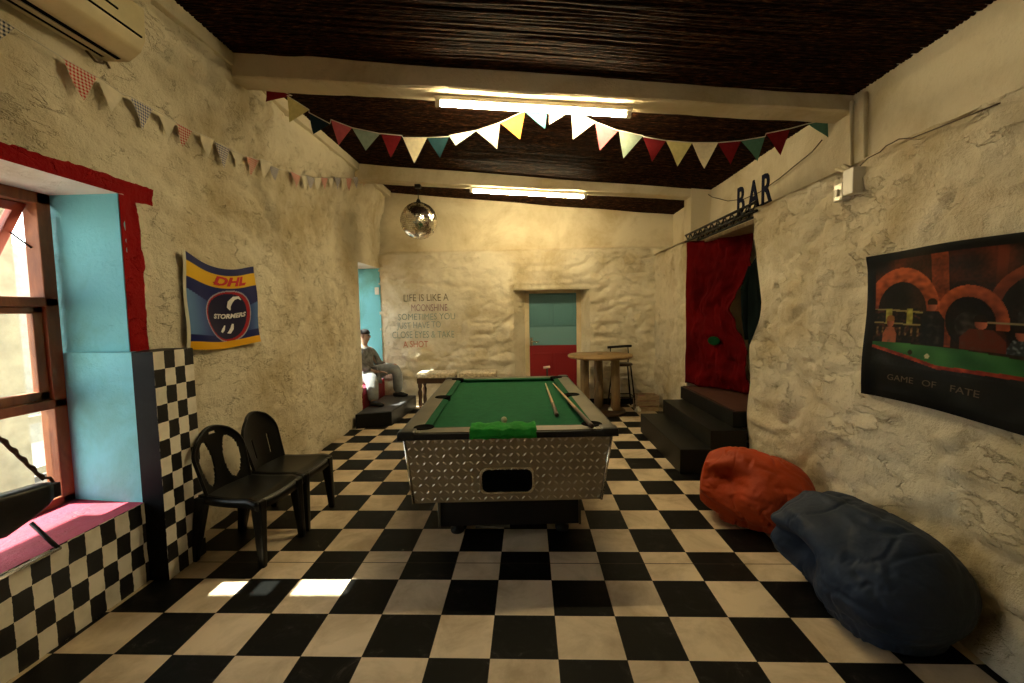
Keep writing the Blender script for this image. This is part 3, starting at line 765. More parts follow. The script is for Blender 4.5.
# ------------------------------------------------------------------ steps to the bar opening
st = empty('bar_steps', (0, 0, 0)); tag(st, 'flight of black painted steps rising to the curtained bar opening', 'steps')
for (x0, ys, ye, z0, z1, mt) in ((1.435, 4.17, 5.66, 0, .24, m_step), (1.72, 4.17, 5.66, .24, .42, m_step)):
    q = MB(); q.box(x0, 2.06, ys, ye, z0 + .001, z1, bev=.008); q.build('step', mt, st)
q = MB(); q.box(1.97, 2.60, 4.27, 5.74, .421, .575, bev=.006); q.build('step', m_step, st)
q = MB(); q.box(2.0, 2.60, 4.28, 5.73, .5755, .583); lab(q.build('landing_board', m_stepbrown, st), 'worn brown landing board')

# curtain
m_curt = simple('red_curtain_cloth', (.088, .0015, .002), .9, 0, .3, 3, .1, 40, .05)
q = MB()
def cur(a, b):
    z = .60 + b * 1.83
    wr = [(0, 1.42), (.25, 1.34), (.42, 1.16), (.52, 1.02), (.62, 1.10), (.72, 1.28), (.8, 1.36), (.9, 1.36), (1, 1.42)]
    for (t0, w0), (t1, w1) in zip(wr, wr[1:]):
        if b <= t1: w = w0 + (w1 - w0) * (b - t0) / (t1 - t0); break
    k = a * (w + .05) / 1.42; off = .016 * sin(a * 13 + 1.0 * sin(b * 3)) * (1.1 - .5 * b) + .06 * fb((a * 3, b * 3, 1), 1.2) + .05 * fb((a * 2, b * 7, 5), 1.5)
    x = 2.066 + .43 * k - .87 * off * min(1, a * 5); y = edge_f(z) + .012 - .80 * k - .45 * off * min(1, a * 5)
    return Vector((x, y, z + .015 * fb((a * 5, 0, 0), 1)))
q.grid(cur, 90, 60); cu = q.build('red_curtain', m_curt); solid(cu, .006)
tag(cu, 'heavy red cloth curtain hanging in the bar opening above the black steps', 'curtain')
q = MB(); t_ = bmesh.new(); bmesh.ops.create_uvsphere(t_, u_segments=20, v_segments=10, radius=.09); q.merge(t_, smooth=True, M=Matrix.Diagonal((.12, 1, .6, 1)))
pp = at(729, 345, 0, 2.14); o = q.build('green_patch', simple('green_patch_cloth', (.004, .04, .012), .9, spec=.05), cu); o.rotation_euler = (0, 0, .46); o.location = (2.245, 5.40, pp.z)
lab(o, 'small green patch')

# jacket hanging at the near jamb
jk = empty('hanging_jacket', (2.25, 4.33, 1.56)); tag(jk, 'dark jacket hanging in the bar opening beside the red curtain', 'jacket')
m_jk = simple('dark_jacket_cloth', (.0035, .006, .006), .95, 0, .4, 4, .5, 20, .02); m_jg = simple('pale_grey_cloth', (.22, .22, .20), .8)
q = MB()
def jb(a, b):
    ph = a * 2 * pi; t = b
    w = .20 * (1 - .9 * max(0, t - .86) / .14) * (.62 + .38 * min(1, t / .35)); d = .075 * (1 - .6 * max(0, t - .86) / .14)
    return Vector((cos(ph) * d * (1 + .2 * sin(ph * 5 + t * 3)), sin(ph) * w, -.62 + t * 1.18 + .01 * sin(ph * 3)))
q.grid(jb, 40, 40); q.build('body', m_jk, jk)
q = MB(); q.tube([(-.02, .13, .42), (-.05, .20, .2), (-.045, .19, -.08), (-.03, .17, -.30)], [.05, .055, .05, .04], 14); q.build('sleeve', m_jk, jk)
q = MB(); q.tube([(-.03, .15, .26), (-.045, .19, .10), (-.045, .185, .02)], [.02, .035, .025], 12, flat=1); lab(q.build('lining', m_jg, jk), 'pale grey lining')

# lattice lintel with the BAR letters
la = empty('lattice_girder', (2.12, 0, 2.50)); tag(la, 'dark steel lattice girder spanning the top of the bar opening', 'girder')
for x in (-.04, .08):
    for z in (-.045, .035):
        q = MB(); q.tube([(x, 4.12, z), (x, 5.93, z)], .013, 6); q.build('chord', m_iron, la)
    q = MB(); n = 22
    q.tube([(x, 4.13 + 1.78 * i / n, (-.045 if i % 2 else .035)) for i in range(n + 1)], .009, 6); q.build('lacing', m_iron, la)
q = MB(); q.box(.09, .40, 4.08, 5.9, -.10, -.06, bev=.004); lab(q.build('lintel_board', m_log, la), 'rough brown lintel board')
m_letter = simple('dark_blue_letter', (.006, .008, .024), .8, spec=.05)
sg = empty('bar_sign', (2.13, 4.45, 2.545)); tag(sg, 'dark blue cut-out letters BAR standing on the lattice girder', 'sign')
for ch, x, y in (('B', 740.5, 202), ('A', 753.5, 196.5), ('R', 766, 190)):
    p = at(x, y, 0, 2.13); h = .27
    o = text_mesh('letter', ch, h * 1.38, m_letter, frame_M((0, p.y - 4.45, p.z - 2.545), (0, -1, 0), (0, 0, 1)), sg, .004, .78, 0, .006)

# ------------------------------------------------------------------ painted-grid sheets (flag and poster)
def sheet(name, fn, color, nu, nv, mat, parent):
    q = MB(); q.grid(fn, nu, nv); o = q.build(name, mat, parent); me = o.data
    ca = me.color_attributes.new('Col', 'FLOAT_COLOR', 'POINT')
    for i in range(nu + 1):
        for j in range(nv + 1):
            ca.data[i * (nv + 1) + j].color = C(color(i / nu, j / nv))
    return o
def dimc(f, k): return lambda u, v: tuple(x * k for x in f(u, v))
def mixl(a, b, t): t = max(0, min(1, t)); return tuple(x + (y - x) * t for x, y in zip(a, b))

# flag
fl = empty('rugby_flag', (-2.42, 3.385, 1.675)); tag(fl, 'blue and yellow rugby supporters flag pinned on the left wall above the chairs', 'flag')
FW, FH = .845, .66
def flag_p(u, v, off=0):
    y = -FW / 2 + u * FW
    z = -FH / 2 + v * FH + .012 * sin(u * 6 + 2) - (.055 * sin(u * pi) * v if v > .0 else 0) + .035 * (1 - u) * v
    return Vector((.045 + .014 * sin(u * 9 + v * 2) + .008 * sin(v * 8 + u * 3) + off, y, z))
NAVY, YEL, MID = (12, 22, 84), (215, 170, 28), (88, 126, 176)
def flag_c(u, v):
    if u < .035: return (200, 195, 175)
    if v < .085: return (214, 160, 22)
    if .75 < v < .915: return YEL
    if v >= .915: return NAVY
    cx_, cz_ = .56, .40; dx = (u - cx_) / .30; dz = (v - cz_) / .33; r = sqrt(dx * dx + dz * dz)
    if r < 1:
        if r > .955: return (150, 150, 165)
        r2 = sqrt(((u - cx_ + .02) / .25) ** 2 + ((v - cz_ - .0) / .29) ** 2)
        if r2 > 1: return (150, 18, 32)
        return (22, 20, 52)
    # steel blue wings narrowing toward the badge
    h = .62 - .24 * u if u < .5 else .42 + .20 * (u - .5); lo = .16 + .02 * u
    if lo < v < h + .02: return mixl(NAVY, MID, min(1, (abs(u - cx_) - .12) * 2.6))
    return NAVY
m_flag = vcol_mat('flag_print', .6); sheet('cloth', flag_p, flag_c, 170, 120, m_flag, fl)
m_red = simple('red_print', (.50, .01, .01), .6); m_whp = simple('white_print', (.72, .72, .72), .6)
def wrap(o, f):   # lay a flat lettering mesh (u,v in x,y) onto the flag surface
    for v in o.data.vertices: v.co = f(v.co.x, v.co.y, .004 + v.co.z * .3)
def wrapflag(o): wrap(o, flag_p)
o = text_mesh('lettering', 'DHL', .15, m_red, Matrix.Translation((.56, .832, 0)), fl, .002, 1.35, .3, .006); wrapflag(o); lab(o, 'red lettering DHL')
for xa_, xb_ in ((.36, .43), (.70, .79)):
    q = MB(); q.box(xa_, xb_, .80, .814, 0, .002); o = q.build('stripe', m_red, fl); wrapflag(o)
o = text_mesh('lettering', 'STORMERS', .078, m_whp, Matrix.Translation((.56, .40, 0)), fl, .002, 1.05, .2, .003); wrapflag(o); lab(o, 'white lettering STORMERS')
def stroke(P, Wd):    # swirl: hooked upper and lower strokes
    q = MB()
    n = len(P); L = []; R = []
    for i, (x, y) in enumerate(P):
        x1, y1 = P[min(i + 1, n - 1)]; x0, y0 = P[max(i - 1, 0)]; dx, dy = x1 - x0, y1 - y0; l = math.hypot(dx, dy) or 1; w = Wd[i]
        L.append((x - dy / l * w, y + dx / l * w, .001)); R.append((x + dy / l * w, y - dx / l * w, .001))
    q.faces(L + R, [(i, i + 1, n + i + 1, n + i) for i in range(n - 1)]); wrapflag(q.build('swirl', m_whp, fl))
stroke([(.69, .60), (.655, .635), (.60, .63), (.56, .58), (.55, .52), (.57, .48)], [.004, .016, .024, .028, .022, .006])
stroke([(.60, .30), (.585, .24), (.55, .195), (.52, .19)], [.012, .022, .02, .004]); stroke([(.50, .29), (.475, .24), (.445, .205)], [.006, .018, .014]); 

# poster
po = empty('poster', (2.115, 2.14, 1.46)); tag(po, 'dark wide poster of a billiard hall scene pinned on the rough right wall', 'poster')
PW, PH = 1.24, .83
def post_p(u, v, off=0):
    # u from its left (far) edge toward the camera
    y = .615 - u * PW; z = -PH / 2 + v * PH - .012 * u + .012 * sin(u * 5) * (1 - v) + (.012 * sin(pi * u) if v > .9 else 0)
    curl = .035 * max(0, u * v - .0) * 0 + .012 * sin(u * 11 + v * 3) * (v - .3) ** 2 * 2 + .008 * sin(v * 7 + u * 4)
    cl = .03 * math.exp(-((u) / .05) ** 2) * (1 - v) + .025 * math.exp(-((1 - v) / .06) ** 2) * (1 - math.exp(-((u - .18) / .2) ** 2) * .6)
    return Vector((-.055 - curl - cl * .6 - off, y, z))
BK = (13, 14, 17); OR = (168, 72, 34); OR2 = (96, 34, 20)
def ell(u, v, cx_, cy_, rx, ry_): return ((u - cx_) / rx) ** 2 + ((v - cy_) / ry_) ** 2
def post_c(u, v):
    n = noise.noise(Vector((u * 9, v * 9, 2))); n2 = noise.noise(Vector((u * 34, v * 34, 5))); n3 = noise.noise(Vector((u * 80, v * 60, 9)))
    if u < .05 or u > .95 or v > .945 or v < .05: return BK
    if v < .235: return mixl(BK, (44, 50, 50), n * .8 + .05)
    if v < .395:    # table front, rail, bed
        edge = .385 - .30 * u if u < .38 else .271 + .06 * (u - .38)
        if v < edge - .022: return mixl(BK, (58, 64, 60), .18 + n + n3 * .2)
        if v < edge: return mixl((120, 30, 24), (190, 70, 40), .4 + n2)
        if ell(u, v, .25, .335, .011, .016) < 1: return (34, 30, 14)
        if ell(u, v, .33, .322, .011, .016) < 1: return (205, 190, 150)
        top = .395 - .02 * u - .05 * max(0, u - .5)
        if v < top: return mixl((30, 82, 40), (66, 128, 62), n * .9 + .45 - (u - .3) * .8)
        return mixl((26, 14, 12), (60, 34, 26), .3 + n2)
    # people around the table, dark clothes and warm faces
    for (hx, hy, hr, bw, col) in ((.345, .640, .021, .055, (14, 14, 20)), (.545, .545, .023, .085, (92, 34, 22)), (.885, .60, .022, .085, (9, 10, 13)), (.135, .53, .019, .038, (166, 88, 60)), (.68, .50, .018, .05, (40, 44, 46))):
        if ell(u, v, hx, hy + .02, hr * 1.15, .028) < 1 and v > hy + .006: return (26, 14, 9) if hx > .2 else (150, 96, 44)
        if ell(u, v, hx, hy, hr, .034) < 1: return mixl((112, 52, 36), (206, 120, 86), .5 + (u - hx) / hr * .4)
        if v < hy - .03 and abs(u - hx) < bw * min(1, (hy - v) / .11 + .22):
            if hx > .8 and abs(u - hx) < .020 * min(1, (hy - v) / .06) and v > hy - .2: return (190, 184, 154)
            if hx > .6 and hx < .7: return mixl(col, (130, 140, 140), max(0, n3 * 1.6))
            return mixl(col, (74, 62, 52), max(0, n2 * .8 + n3 * .3))
    if v < .625 and u < .30:    # lit back bar with bottles
        if (abs(u - .125) < .018 or abs(u - .235) < .015) and v > .52: return mixl((120, 112, 40), (190, 184, 84), .6 + n2)
        if abs(v - .622 + .10 * (u - .05)) < .006 or abs(v - .53 + .05 * u) < .005: return (150, 134, 84)
        if sin(u * 210) > .4 and .44 < v < .50: return mixl((60, 30, 16), (150, 120, 70), .4 + n3)
        return mixl((14, 12, 12), (112, 52, 30), n2 * .9 + n3 * .5)
    if .52 < u < .82 and abs(v - .565 + .02 * u) < .006: return (136, 122, 88)
    if .76 < u < .90 and .60 < v < .65: return mixl((60, 50, 34), (110, 90, 56), .5 + n3)
    for (cx_, cy_, ro, ri, k) in ((.19, .62, .19, .125, .9), (.50, .55, .145, .10, .65), (.76, .60, .19, .15, .35)):
        e = sqrt(ell(u, v, cx_, cy_, ro, ro * 1.45)); ei = ri / ro
        sh = .5 + .5 * (e - ei) / (1 - ei) - abs(u - cx_ + .03) * 1.6
        if v > cy_ - .04 and ei < e < 1: return mixl((70, 24, 16), (206, 98, 52), k * (sh + n2 * .5 + .25))
        if e <= ei:
            if u > .2 and ell(u, v, cx_, cy_ - .02, ri * .6, ri * .8) < 1 and k < .8: return mixl((22, 20, 22), (76, 70, 62), .3 + n2)
            return mixl((12, 10, 13), (58, 34, 28), n + .15 + n3 * .3)
    if abs(u - .385) < .04: return mixl((90, 34, 20), (172, 76, 40), .55 + n + n3 * .4)
    if abs(u - .615) < .018: return mixl((40, 16, 12), (110, 44, 26), .4 + n)
    return mixl((24, 12, 11), (104, 40, 26), .30 + n + n3 * .25)
m_post = vcol_mat('poster_print', .28, .12); sheet('print', post_p, dimc(post_c, .78), 300, 200, m_post, po)
def wrap_post(o):
    for v in o.data.vertices: v.co = post_p(v.co.x, v.co.y, .003 + v.co.z * .3)
m_brz = simple('bronze_print', (.085, .06, .035), .6)
for wd, ux in (('GAME', .215), ('OF', .355), ('FATE', .50)):
    o = text_mesh('lettering', wd, .056, m_brz, Matrix.Translation((ux, .15, 0)), po, .001, .92); wrap_post(o); lab(o, 'bronze lettering ' + wd)

# ------------------------------------------------------------------ writing on the far wall
wr = empty('wall_writing', (-1.75, 7.3, 1.5)); tag(wr, 'faded hand-painted saying in coloured capitals on the far white wall', 'writing')
inks = {'k': (.19, .16, .11), 'p': (.34, .22, .22), 'g': (.30, .36, .29), 'b': (.33, .38, .33), 'r': (.50, .17, .12)}
im = {k: simple('faded_ink_' + k, v, .9, 0, .3, 30) for k, v in inks.items()}
rows = [('LIFE IS LIKE A', 'k', 403, 448, 298, 7.2), ('MOONSHINE', 'p', 411, 447, 308, 7.2), ('SOMETIMES YOU', 'g', 398, 455, 317, 6.5), ('JUST HAVE TO', 'b', 397, 441, 325.5, 6.5), ('CLOSE EYES & TAKE', 'g', 392, 454, 335, 7), ('A SHOT', 'r', 403, 428, 344.5, 6.5)]
wallmesh = bpy.data.objects['wall_back']
for txt, kx, xa, xb, yc, h in rows:
    pa = at(xa, yc, 1, 7.36); pb_ = at(xb, yc, 1, 7.36); hh = h * (7.36 / CF)
    o = text_mesh('line', txt, hh * 1.4, im[kx], Matrix(), wr, .0, 1)
    W = max(v.co.x for v in o.data.vertices) - min(v.co.x for v in o.data.vertices); s = (pb_.x - pa.x) / W; c = (pa + pb_) / 2
    rr = random.Random(len(txt))
    for v in o.data.vertices:
        X_ = c.x + v.co.x * s; Z_ = c.z + v.co.y + .012 * noise.noise(Vector((v.co.x * 6, yc, 0)))
        v.co = Vector((X_ + 1.75, 7.4 - db(X_, Z_) - .008 - 7.3, Z_ - 1.5))

# ------------------------------------------------------------------ air conditioner
ac = empty('air_conditioner', (-2.36, 2.03, 3.03)); tag(ac, 'cream split air conditioner high on the left wall above the window', 'air conditioner')
m_ac = simple('aged_cream_plastic', (.52, .45, .27), .4, 0, .1)
def prism(q, prof, y0, y1, mi=0, bev=0):
    n = len(prof); vs = [(x, y0, z) for x, z in prof] + [(x, y1, z) for x, z in prof]
    t = bmesh.new(); v = [t.verts.new(p) for p in vs]; t.faces.new(v[:n]); t.faces.new(v[n:][::-1])
    for i in range(n): t.faces.new([v[i], v[n + i], v[n + (i + 1) % n], v[(i + 1) % n]])
    bmesh.ops.recalc_face_normals(t, faces=t.faces)
    if bev: bmesh.ops.bevel(t, geom=list(t.edges), offset=bev, segments=3, profile=.5, affect='EDGES')
    q.merge(t, mi)
q = MB(); prism(q, [(-.01, .0), (.14, -.01), (.215, .04), (.245, .10), (.25, .27), (.20, .31), (-.01, .31)], -.5, .475, 0, .012); q.build('housing', m_ac, ac)
for z0, x0, x1 in ((.10, .244, .252), (.16, .247, .254)):
    q = MB(); q.box(x0, x1, -.48, .30 if z0 > .12 else .44, z0, z0 + .008); q.build('slot', m_void, ac)
for x0, ye in ((.045, .40), (.105, .43)):
    q = MB(); q.box(x0, x0 + .022, -.48, ye, -.014 - .0, .0); q.build('louvre', m_void, ac)
q = MB(); q.box(.07, .10, -.48, .43, -.018, -.006, bev=.003); q.build('louvre', m_ac, ac)
q = MB(); q.tube([(.0, .36, .0), (.01, .40, -.035), (.005, .45, -.02), (.0, .47, .01), (-.005, .50, -.02)], .006, 8); q.build('pipe', m_cable, ac)

# ------------------------------------------------------------------ tube lights
m_tube = emis('fluorescent_tube', (1.0, .80, .44), 135)
def tubelight(B, y, x0, x1, zoff, label):
    a = Vector((x0, y, B(x0) - zoff)); b = Vector((x1, y, B(x1) - zoff)); e = empty('tube_light', (a + b) / 2); tag(e, label, 'tube light', 'fluorescent tubes under the beams')
    h = (b - a) / 2; q = MB(); d = h.normalized()
    M = frame_M((0, 0, 0), d, (0, 1, 0))
    q.box(-h.length - .03, h.length + .03, -.022, .022, .026, .056, M=M, bev=.004); q.build('batten', m_white, e)
    for s in (-1, 1):
        q = MB(); q.box(s * h.length - .02, s * h.length + .02, -.018, .018, -.02, .03, M=M, bev=.004); q.build('end_cap', m_white, e)
    q = MB(); q.tube([-h * .975, h * .975], .018, 14); q.build('tube', m_tube, e)
    return e
tubelight(B1, 3.55, -.68, .80, .062, 'lit fluorescent tube under the nearer ceiling beam, behind the bunting')
tubelight(B2, 6.07, -.74, .79, .055, 'lit fluorescent tube under the farther ceiling beam')

# ------------------------------------------------------------------ disco ball
p = at(419, 221, 1, 6.1); db_ = empty('mirror_ball', p); tag(db_, 'mirror ball hanging from the farther beam before the back wall', 'mirror ball')
k = NT('mirror_facets'); k.setc((.85, .80, .70, 1)); k.p(.22, 1); m_mir = k.m
q = MB(); R = .25; NL = 30
for i in range(NL):
    t0, t1 = pi * i / NL, pi * (i + 1) / NL; tm = (t0 + t1) / 2; nph = max(3, int(2 * pi * sin(tm) / (pi / NL)))
    for j in range(nph):
        g_ = .03; pa, pb2 = 2 * pi * (j + g_) / nph, 2 * pi * (j + 1 - g_) / nph; a_, b_ = t0 + (t1 - t0) * g_, t1 - (t1 - t0) * g_
        c4 = [Vector((sin(t) * cos(f), sin(t) * sin(f), cos(t))) * R for t, f in ((a_, pa), (b_, pa), (b_, pb2), (a_, pb2))]
        cc = sum(c4, Vector()) / 4; n = cc.normalized(); jit = Vector((random.uniform(-1, 1), random.uniform(-1, 1), random.uniform(-1, 1))) * .13
        nn_ = (n + jit).normalized(); c4 = [v_ - nn_ * ((v_ - n * R * .998).dot(nn_)) for v_ in c4]
        q.faces(c4, [(0, 1, 2, 3)])
q.build('mirror_tiles', m_mir, db_)
q = MB(); t_ = bmesh.new(); bmesh.ops.create_uvsphere(t_, u_segments=32, v_segments=20, radius=R - .006); q.merge(t_, smooth=True); q.build('core', m_iron, db_)
q = MB(); top = B2(p.x) - p.z; q.tube([(0, 0, R - .01), (0, 0, top + .01)], .006, 8); q.lathe([(.03, R - .01), (.03, R + .02), (.012, R + .05)], (0, 0, 0), 16); q.box(-.04, .04, -.04, .04, top - .05, top, bev=.008); q.build('hanger', m_iron, db_)

# ------------------------------------------------------------------ bunting across the room
FLC = {'dred': (.16, .008, .012), 'yel': (.62, .55, .25), 'navy': (.010, .022, .035), 'pink': (.48, .10, .12), 'gg': (.26, .33, .27), 'cream': (.72, .64, .45), 'teal': (.006, .035, .045),
       'pg': (.45, .55, .45), 'grey': (.50, .48, .38), 'oran': (.72, .26, .04), 'cyan': (.06, .20, .24), 'green': (.08, .20, .15), 'white': (.75, .72, .6)}
FLN = {'dred': 'dark red', 'yel': 'pale yellow', 'navy': 'dark navy', 'pink': 'pink', 'gg': 'grey-green', 'cream': 'cream', 'teal': 'dark teal', 'pg': 'pale green', 'grey': 'grey patterned', 'oran': 'orange-yellow', 'cyan': 'turquoise', 'green': 'green', 'white': 'white'}
def cloth_mat(name, c):
    k = NT(name); k.setc(k.ramp(k.noise(30, 3), [(.35, tuple(x * .8 for x in c) + (1,)), (.65, c + (1,))])); k.p(.85, 0, .2)
    tr = k.n.new('ShaderNodeBsdfTranslucent'); tr.inputs[0].default_value = c + (1,); mx = k.n.new('ShaderNodeMixShader'); mx.inputs[0].default_value = .22
    k.link(k.b.outputs[0], mx.inputs[1]); k.link(tr.outputs[0], mx.inputs[2]); k.link(mx.outputs[0], k.out.inputs[0]); return k.m
fm = {k: cloth_mat('pennant_' + k, v) for k, v in FLC.items()}
YB = 3.72
bu = empty('bunting', (0, YB, 3.0)); tag(bu, 'string of multicoloured pennants swagged across the room under the nearer beam', 'bunting')
flags = [('dred', (266, 84), (292, 96), (266, 102)), ('yel', (287, 96), (309, 110), (290, 123)), ('navy', (309, 113), (330, 124), (313, 134)), ('pink', (331, 120), (352, 128), (338, 145)),
  ('gg', (352, 128), (380, 134), (366, 151)), ('dred', (381, 134), (402, 136), (391, 158)), ('cream', (403, 138), (427, 138), (414, 163)), ('teal', (427, 138), (449, 137), (440, 158)),
  ('pg', (449, 136), (476, 131), (456, 146)), ('grey', (476, 131), (500, 123), (497, 149)), ('oran', (500, 123), (525, 111), (520, 139)), ('cyan', (525, 112), (548, 107), (545, 129)),
  ('white', (549, 107), (571, 111), (549, 125)), ('cream', (571, 111), (596, 122), (573, 139)), ('pink', (595, 122), (618, 131), (600, 150)), ('gg', (619, 131), (643, 136), (623, 159)),
  ('dred', (643, 137), (666, 141), (652, 162)), ('yel', (666, 141), (692, 143), (678, 166)), ('cream', (692, 143), (718, 143), (704, 169)), ('dred', (718, 143), (741, 141), (730, 165)),
  ('green', (741, 141), (765, 137), (758, 161)), ('dred', (766, 134), (790, 129), (781, 155)), ('green', (808, 124), (829, 120), (829, 139))]
O = Vector((0, YB, 3.0)); spts = []
def pennant(q, A, B, T, ax):
    A, B, T = Vector(A), Vector(B), Vector(T); n = 6; nrm = (B - A).cross(T - A).normalized()
    V = {}
    for i in range(n + 1):
        for j in range(n + 1 - i):
            a, b = i / n, j / n; p = A + (B - A) * a * (1) + (T - A) * b; wv = .012 * sin(a * 5 + b * 4 + A.x * 9 + A.y * 7) * b; V[i, j] = q.b.verts.new(p + nrm * wv)
    for i in range(n):
        for j in range(n - i):
            f = q.b.faces.new([V[i, j], V[i + 1, j], V[i, j + 1]]); f.smooth = True
            if i + j < n - 1: f = q.b.faces.new([V[i + 1, j], V[i + 1, j + 1], V[i, j + 1]]); f.smooth = True
for c, A, B, T in flags:
    yb = lambda x: YB + .0 * x
    a, b, t = [at(*P_, 1, YB) - O for P_ in (A, B, T)]; spts += [a + Vector((0, 0, .003)), b + Vector((0, 0, .003))]
    q = MB(); pennant(q, a, b, t, 1); lab(q.build('pennant', fm[c], bu), FLN[c] + ' pennant')
p0 = at(262, 83, 1, YB) - O; p1 = at(845, 116, 1, YB) - O
q = MB(); q.tube([p0] + spts + [p1], .004, 6); q.build('string', m_white, bu)

# bunting along the left wall
def gingham(name, c):
    k = NT(name); X, Y, Z = k.xyz()[:3]
    def st(v): return k.math('GREATER_THAN', k.math('FRACT', k.math('MULTIPLY', v, 55.0)), .5)
    s_ = k.math('MULTIPLY', k.math('ADD', st(Y), st(Z)), .5)
    k.setc(k.mixc(s_, (.68, .62, .5, 1), c + (1,))); k.p(.85, 0, .2); return k.m
wm = {'r': gingham('red_gingham', (.48, .02, .02)), 'b': gingham('blue_gingham', (.06, .08, .22)), 'w': simple('ivory_cotton', (.66, .60, .46), .9), 'k': gingham('dark_gingham', (.02, .03, .07))}
wn = {'r': 'red checked', 'b': 'blue checked', 'w': 'ivory', 'k': 'dark checked'}
XB = -2.34; bw = empty('bunting', (XB, 4, 2.95)); tag(bw, 'string of red, blue and ivory checked pennants running along the left wall', 'bunting'); O = Vector((XB, 4, 2.95))
wf = [('k', -14, 8, -6, 14, 1, 41), ('r', 63, 58, 97, 77, 82, 101), ('w', 98, 77, 124, 95, 110, 113), ('b', 130, 96, 153, 109, 143, 131), ('w', 155, 110, 176, 122, 170, 137), ('r', 177, 123, 192, 131, 183, 147),
      ('w', 200, 134, 214, 140, 207, 157), ('b', 215, 142, 230, 149, 223, 169), ('w', 231, 150, 244, 156, 237, 168), ('r', 246, 156, 259, 160, 252, 176), ('w', 260, 159, 272, 163, 264, 178), ('b', 269, 165, 279, 169, 274, 181),
      ('r', 290, 171, 301, 176, 297, 188), ('w', 301, 175, 310, 177, 306, 190), ('b', 306, 175, 315, 178, 311, 189), ('w', 314, 177, 322, 178, 317, 190), ('r', 321, 177, 328, 178, 324, 190), ('w', 328, 178, 335, 178, 331, 189), ('b', 334, 177, 341, 178, 338, 190),
      ('w', 341, 178, 347, 178, 344, 190), ('r', 346, 178, 352, 178, 349, 191), ('b', 353, 177, 359, 177, 356, 189), ('r', 361, 177, 367, 177, 364, 187), ('b', 370, 175, 375, 175, 373, 184)]
sp = []
wf[0] = ('k', -6, 14, 15, 28, -1, 42)
for c, ax_, ay, bx_, by_, tx, ty in wf:
    xq = XL(at(ax_, ay, 0, XB).y) + .034 + LB(at(ax_, ay, 0, XB).z); a, b, t = [at(x, y, 0, xq) - O for x, y in ((ax_, ay), (bx_, by_), (tx, ty))]; sp += [a, b]
    q = MB(); pennant(q, a, b, t, 0); lab(q.build('pennant', wm[c], bw), wn[c] + ' pennant')
q = MB(); q.tube(sp, .003, 6); q.build('string', m_white, bw)

# ------------------------------------------------------------------ round table, stool, padded benches, crate
TB = empty('round_table', (1.10, 6.78, 0)); tag(TB, 'round high wooden table on log legs before the back wall door', 'table')
q = MB(); q.lathe([(.0, .855), (.47, .855), (.49, .865), (.495, .885), (.485, .90), (.0, .903)], (0, 0, 0), 48); tp = q.build('tabletop', m_tabletop, TB)
q = MB(); q.lathe([(.0, .903), (.045, .9035), (.045, .908), (0, .909)], (0, .02, 0), 20); lab(q.build('centre_knot', m_darkwood, TB), 'dark centre disc')
for dx, dy in ((-.24, -.02), (.0, .16), (.22, -.06), (-.02, -.24)):
    if (dx, dy) == (-.02, -.24): continue
    q = MB(); pts = [(dx, dy, .045), (dx + .005, dy, .3), (dx, dy, .6), (dx, dy, .856)]; q.tube(pts, [.075, .07, .066, .064], 18); q.build('leg', m_log, TB)
q = MB(); q.lathe([(.0, 0), (.37, 0), (.385, .02), (.375, .045), (0, .05)], (0, 0, 0), 40); lab(q.build('base_disc', m_darkwood, TB), 'dark round base disc')

BS = empty('bar_stool', (1.49, 7.08, 0), pi); tag(BS, 'black metal bar stool with a low back rail behind the round table', 'stool')
q = MB(); q.lathe([(0, .685), (.165, .69), (.18, .705), (.165, .725), (0, .73)], (0, 0, 0), 28); q.build('seat', m_darkwood, BS)
for sx in (-1, 1):
    for sy in (-1, 1):
        q = MB(); q.tube([(sx * .12, sy * .11, .69), (sx * .19, sy * .17, 0)], .012, 8); q.build('leg', m_iron, BS)
q = MB(); c = [(sx * .172, sy * .155, .2) for sx, sy in ((-1, -1), (1, -1), (1, 1), (-1, 1), (-1, -1))]; q.tube(c, .009, 8); q.build('footrest', m_iron, BS)
for sx in (-1, 1):
    q = MB(); q.tube([(sx * .13, -.12, .70), (sx * .15, -.17, .85), (sx * .14, -.17, .965)], .009, 8); q.build('back_post', m_iron, BS)
q = MB(); q.tube([(-.20, -.165, .985), (-.1, -.18, .98), (.1, -.18, .97), (.19, -.165, .965)], .017, 10, flat=1.2); q.build('back_rail', m_iron, BS)

m_pad = simple('cream_patterned_pad', (.50, .43, .30), .9, 0, .5, 26, .3, 50)
def bench(x0, x1, label):
    e = empty('padded_stool', ((x0 + x1) / 2, 7.0, 0)); tag(e, label, 'stool', 'padded stools along the back wall'); w = (x1 - x0) / 2 - .015; d = .20
    q = MB(); q.box(-w, w, -d, d, .555, .635, bev=.022); q.build('cushion', m_pad, e)
    q = MB(); q.box(-w + .01, w - .01, -d + .01, d - .01, .47, .555, bev=.006); q.build('apron', m_darkwood, e)
    for sx in (-1, 1):
        for sy in (-1, 1):
            q = MB(); q.lathe([(.018, 0), (.03, .03), (.018, .07), (.032, .15), (.024, .22), (.036, .33), (.02, .38), (.032, .41), (.034, .48)], (sx * (w - .05), sy * (d - .045), 0), 16); q.build('leg', m_darkwood, e)
    q = MB(); q.tube([(-w + .05, -d + .045, .14), (w - .05, -d + .045, .14)], .012, 8); q.build('stretcher', m_darkwood, e)
bench(-1.79, -1.16, 'dark wooden stool with cream padded top below the painted saying, left of the pair')
bench(-1.11, -.50, 'dark wooden stool with cream padded top, the one nearer the door')

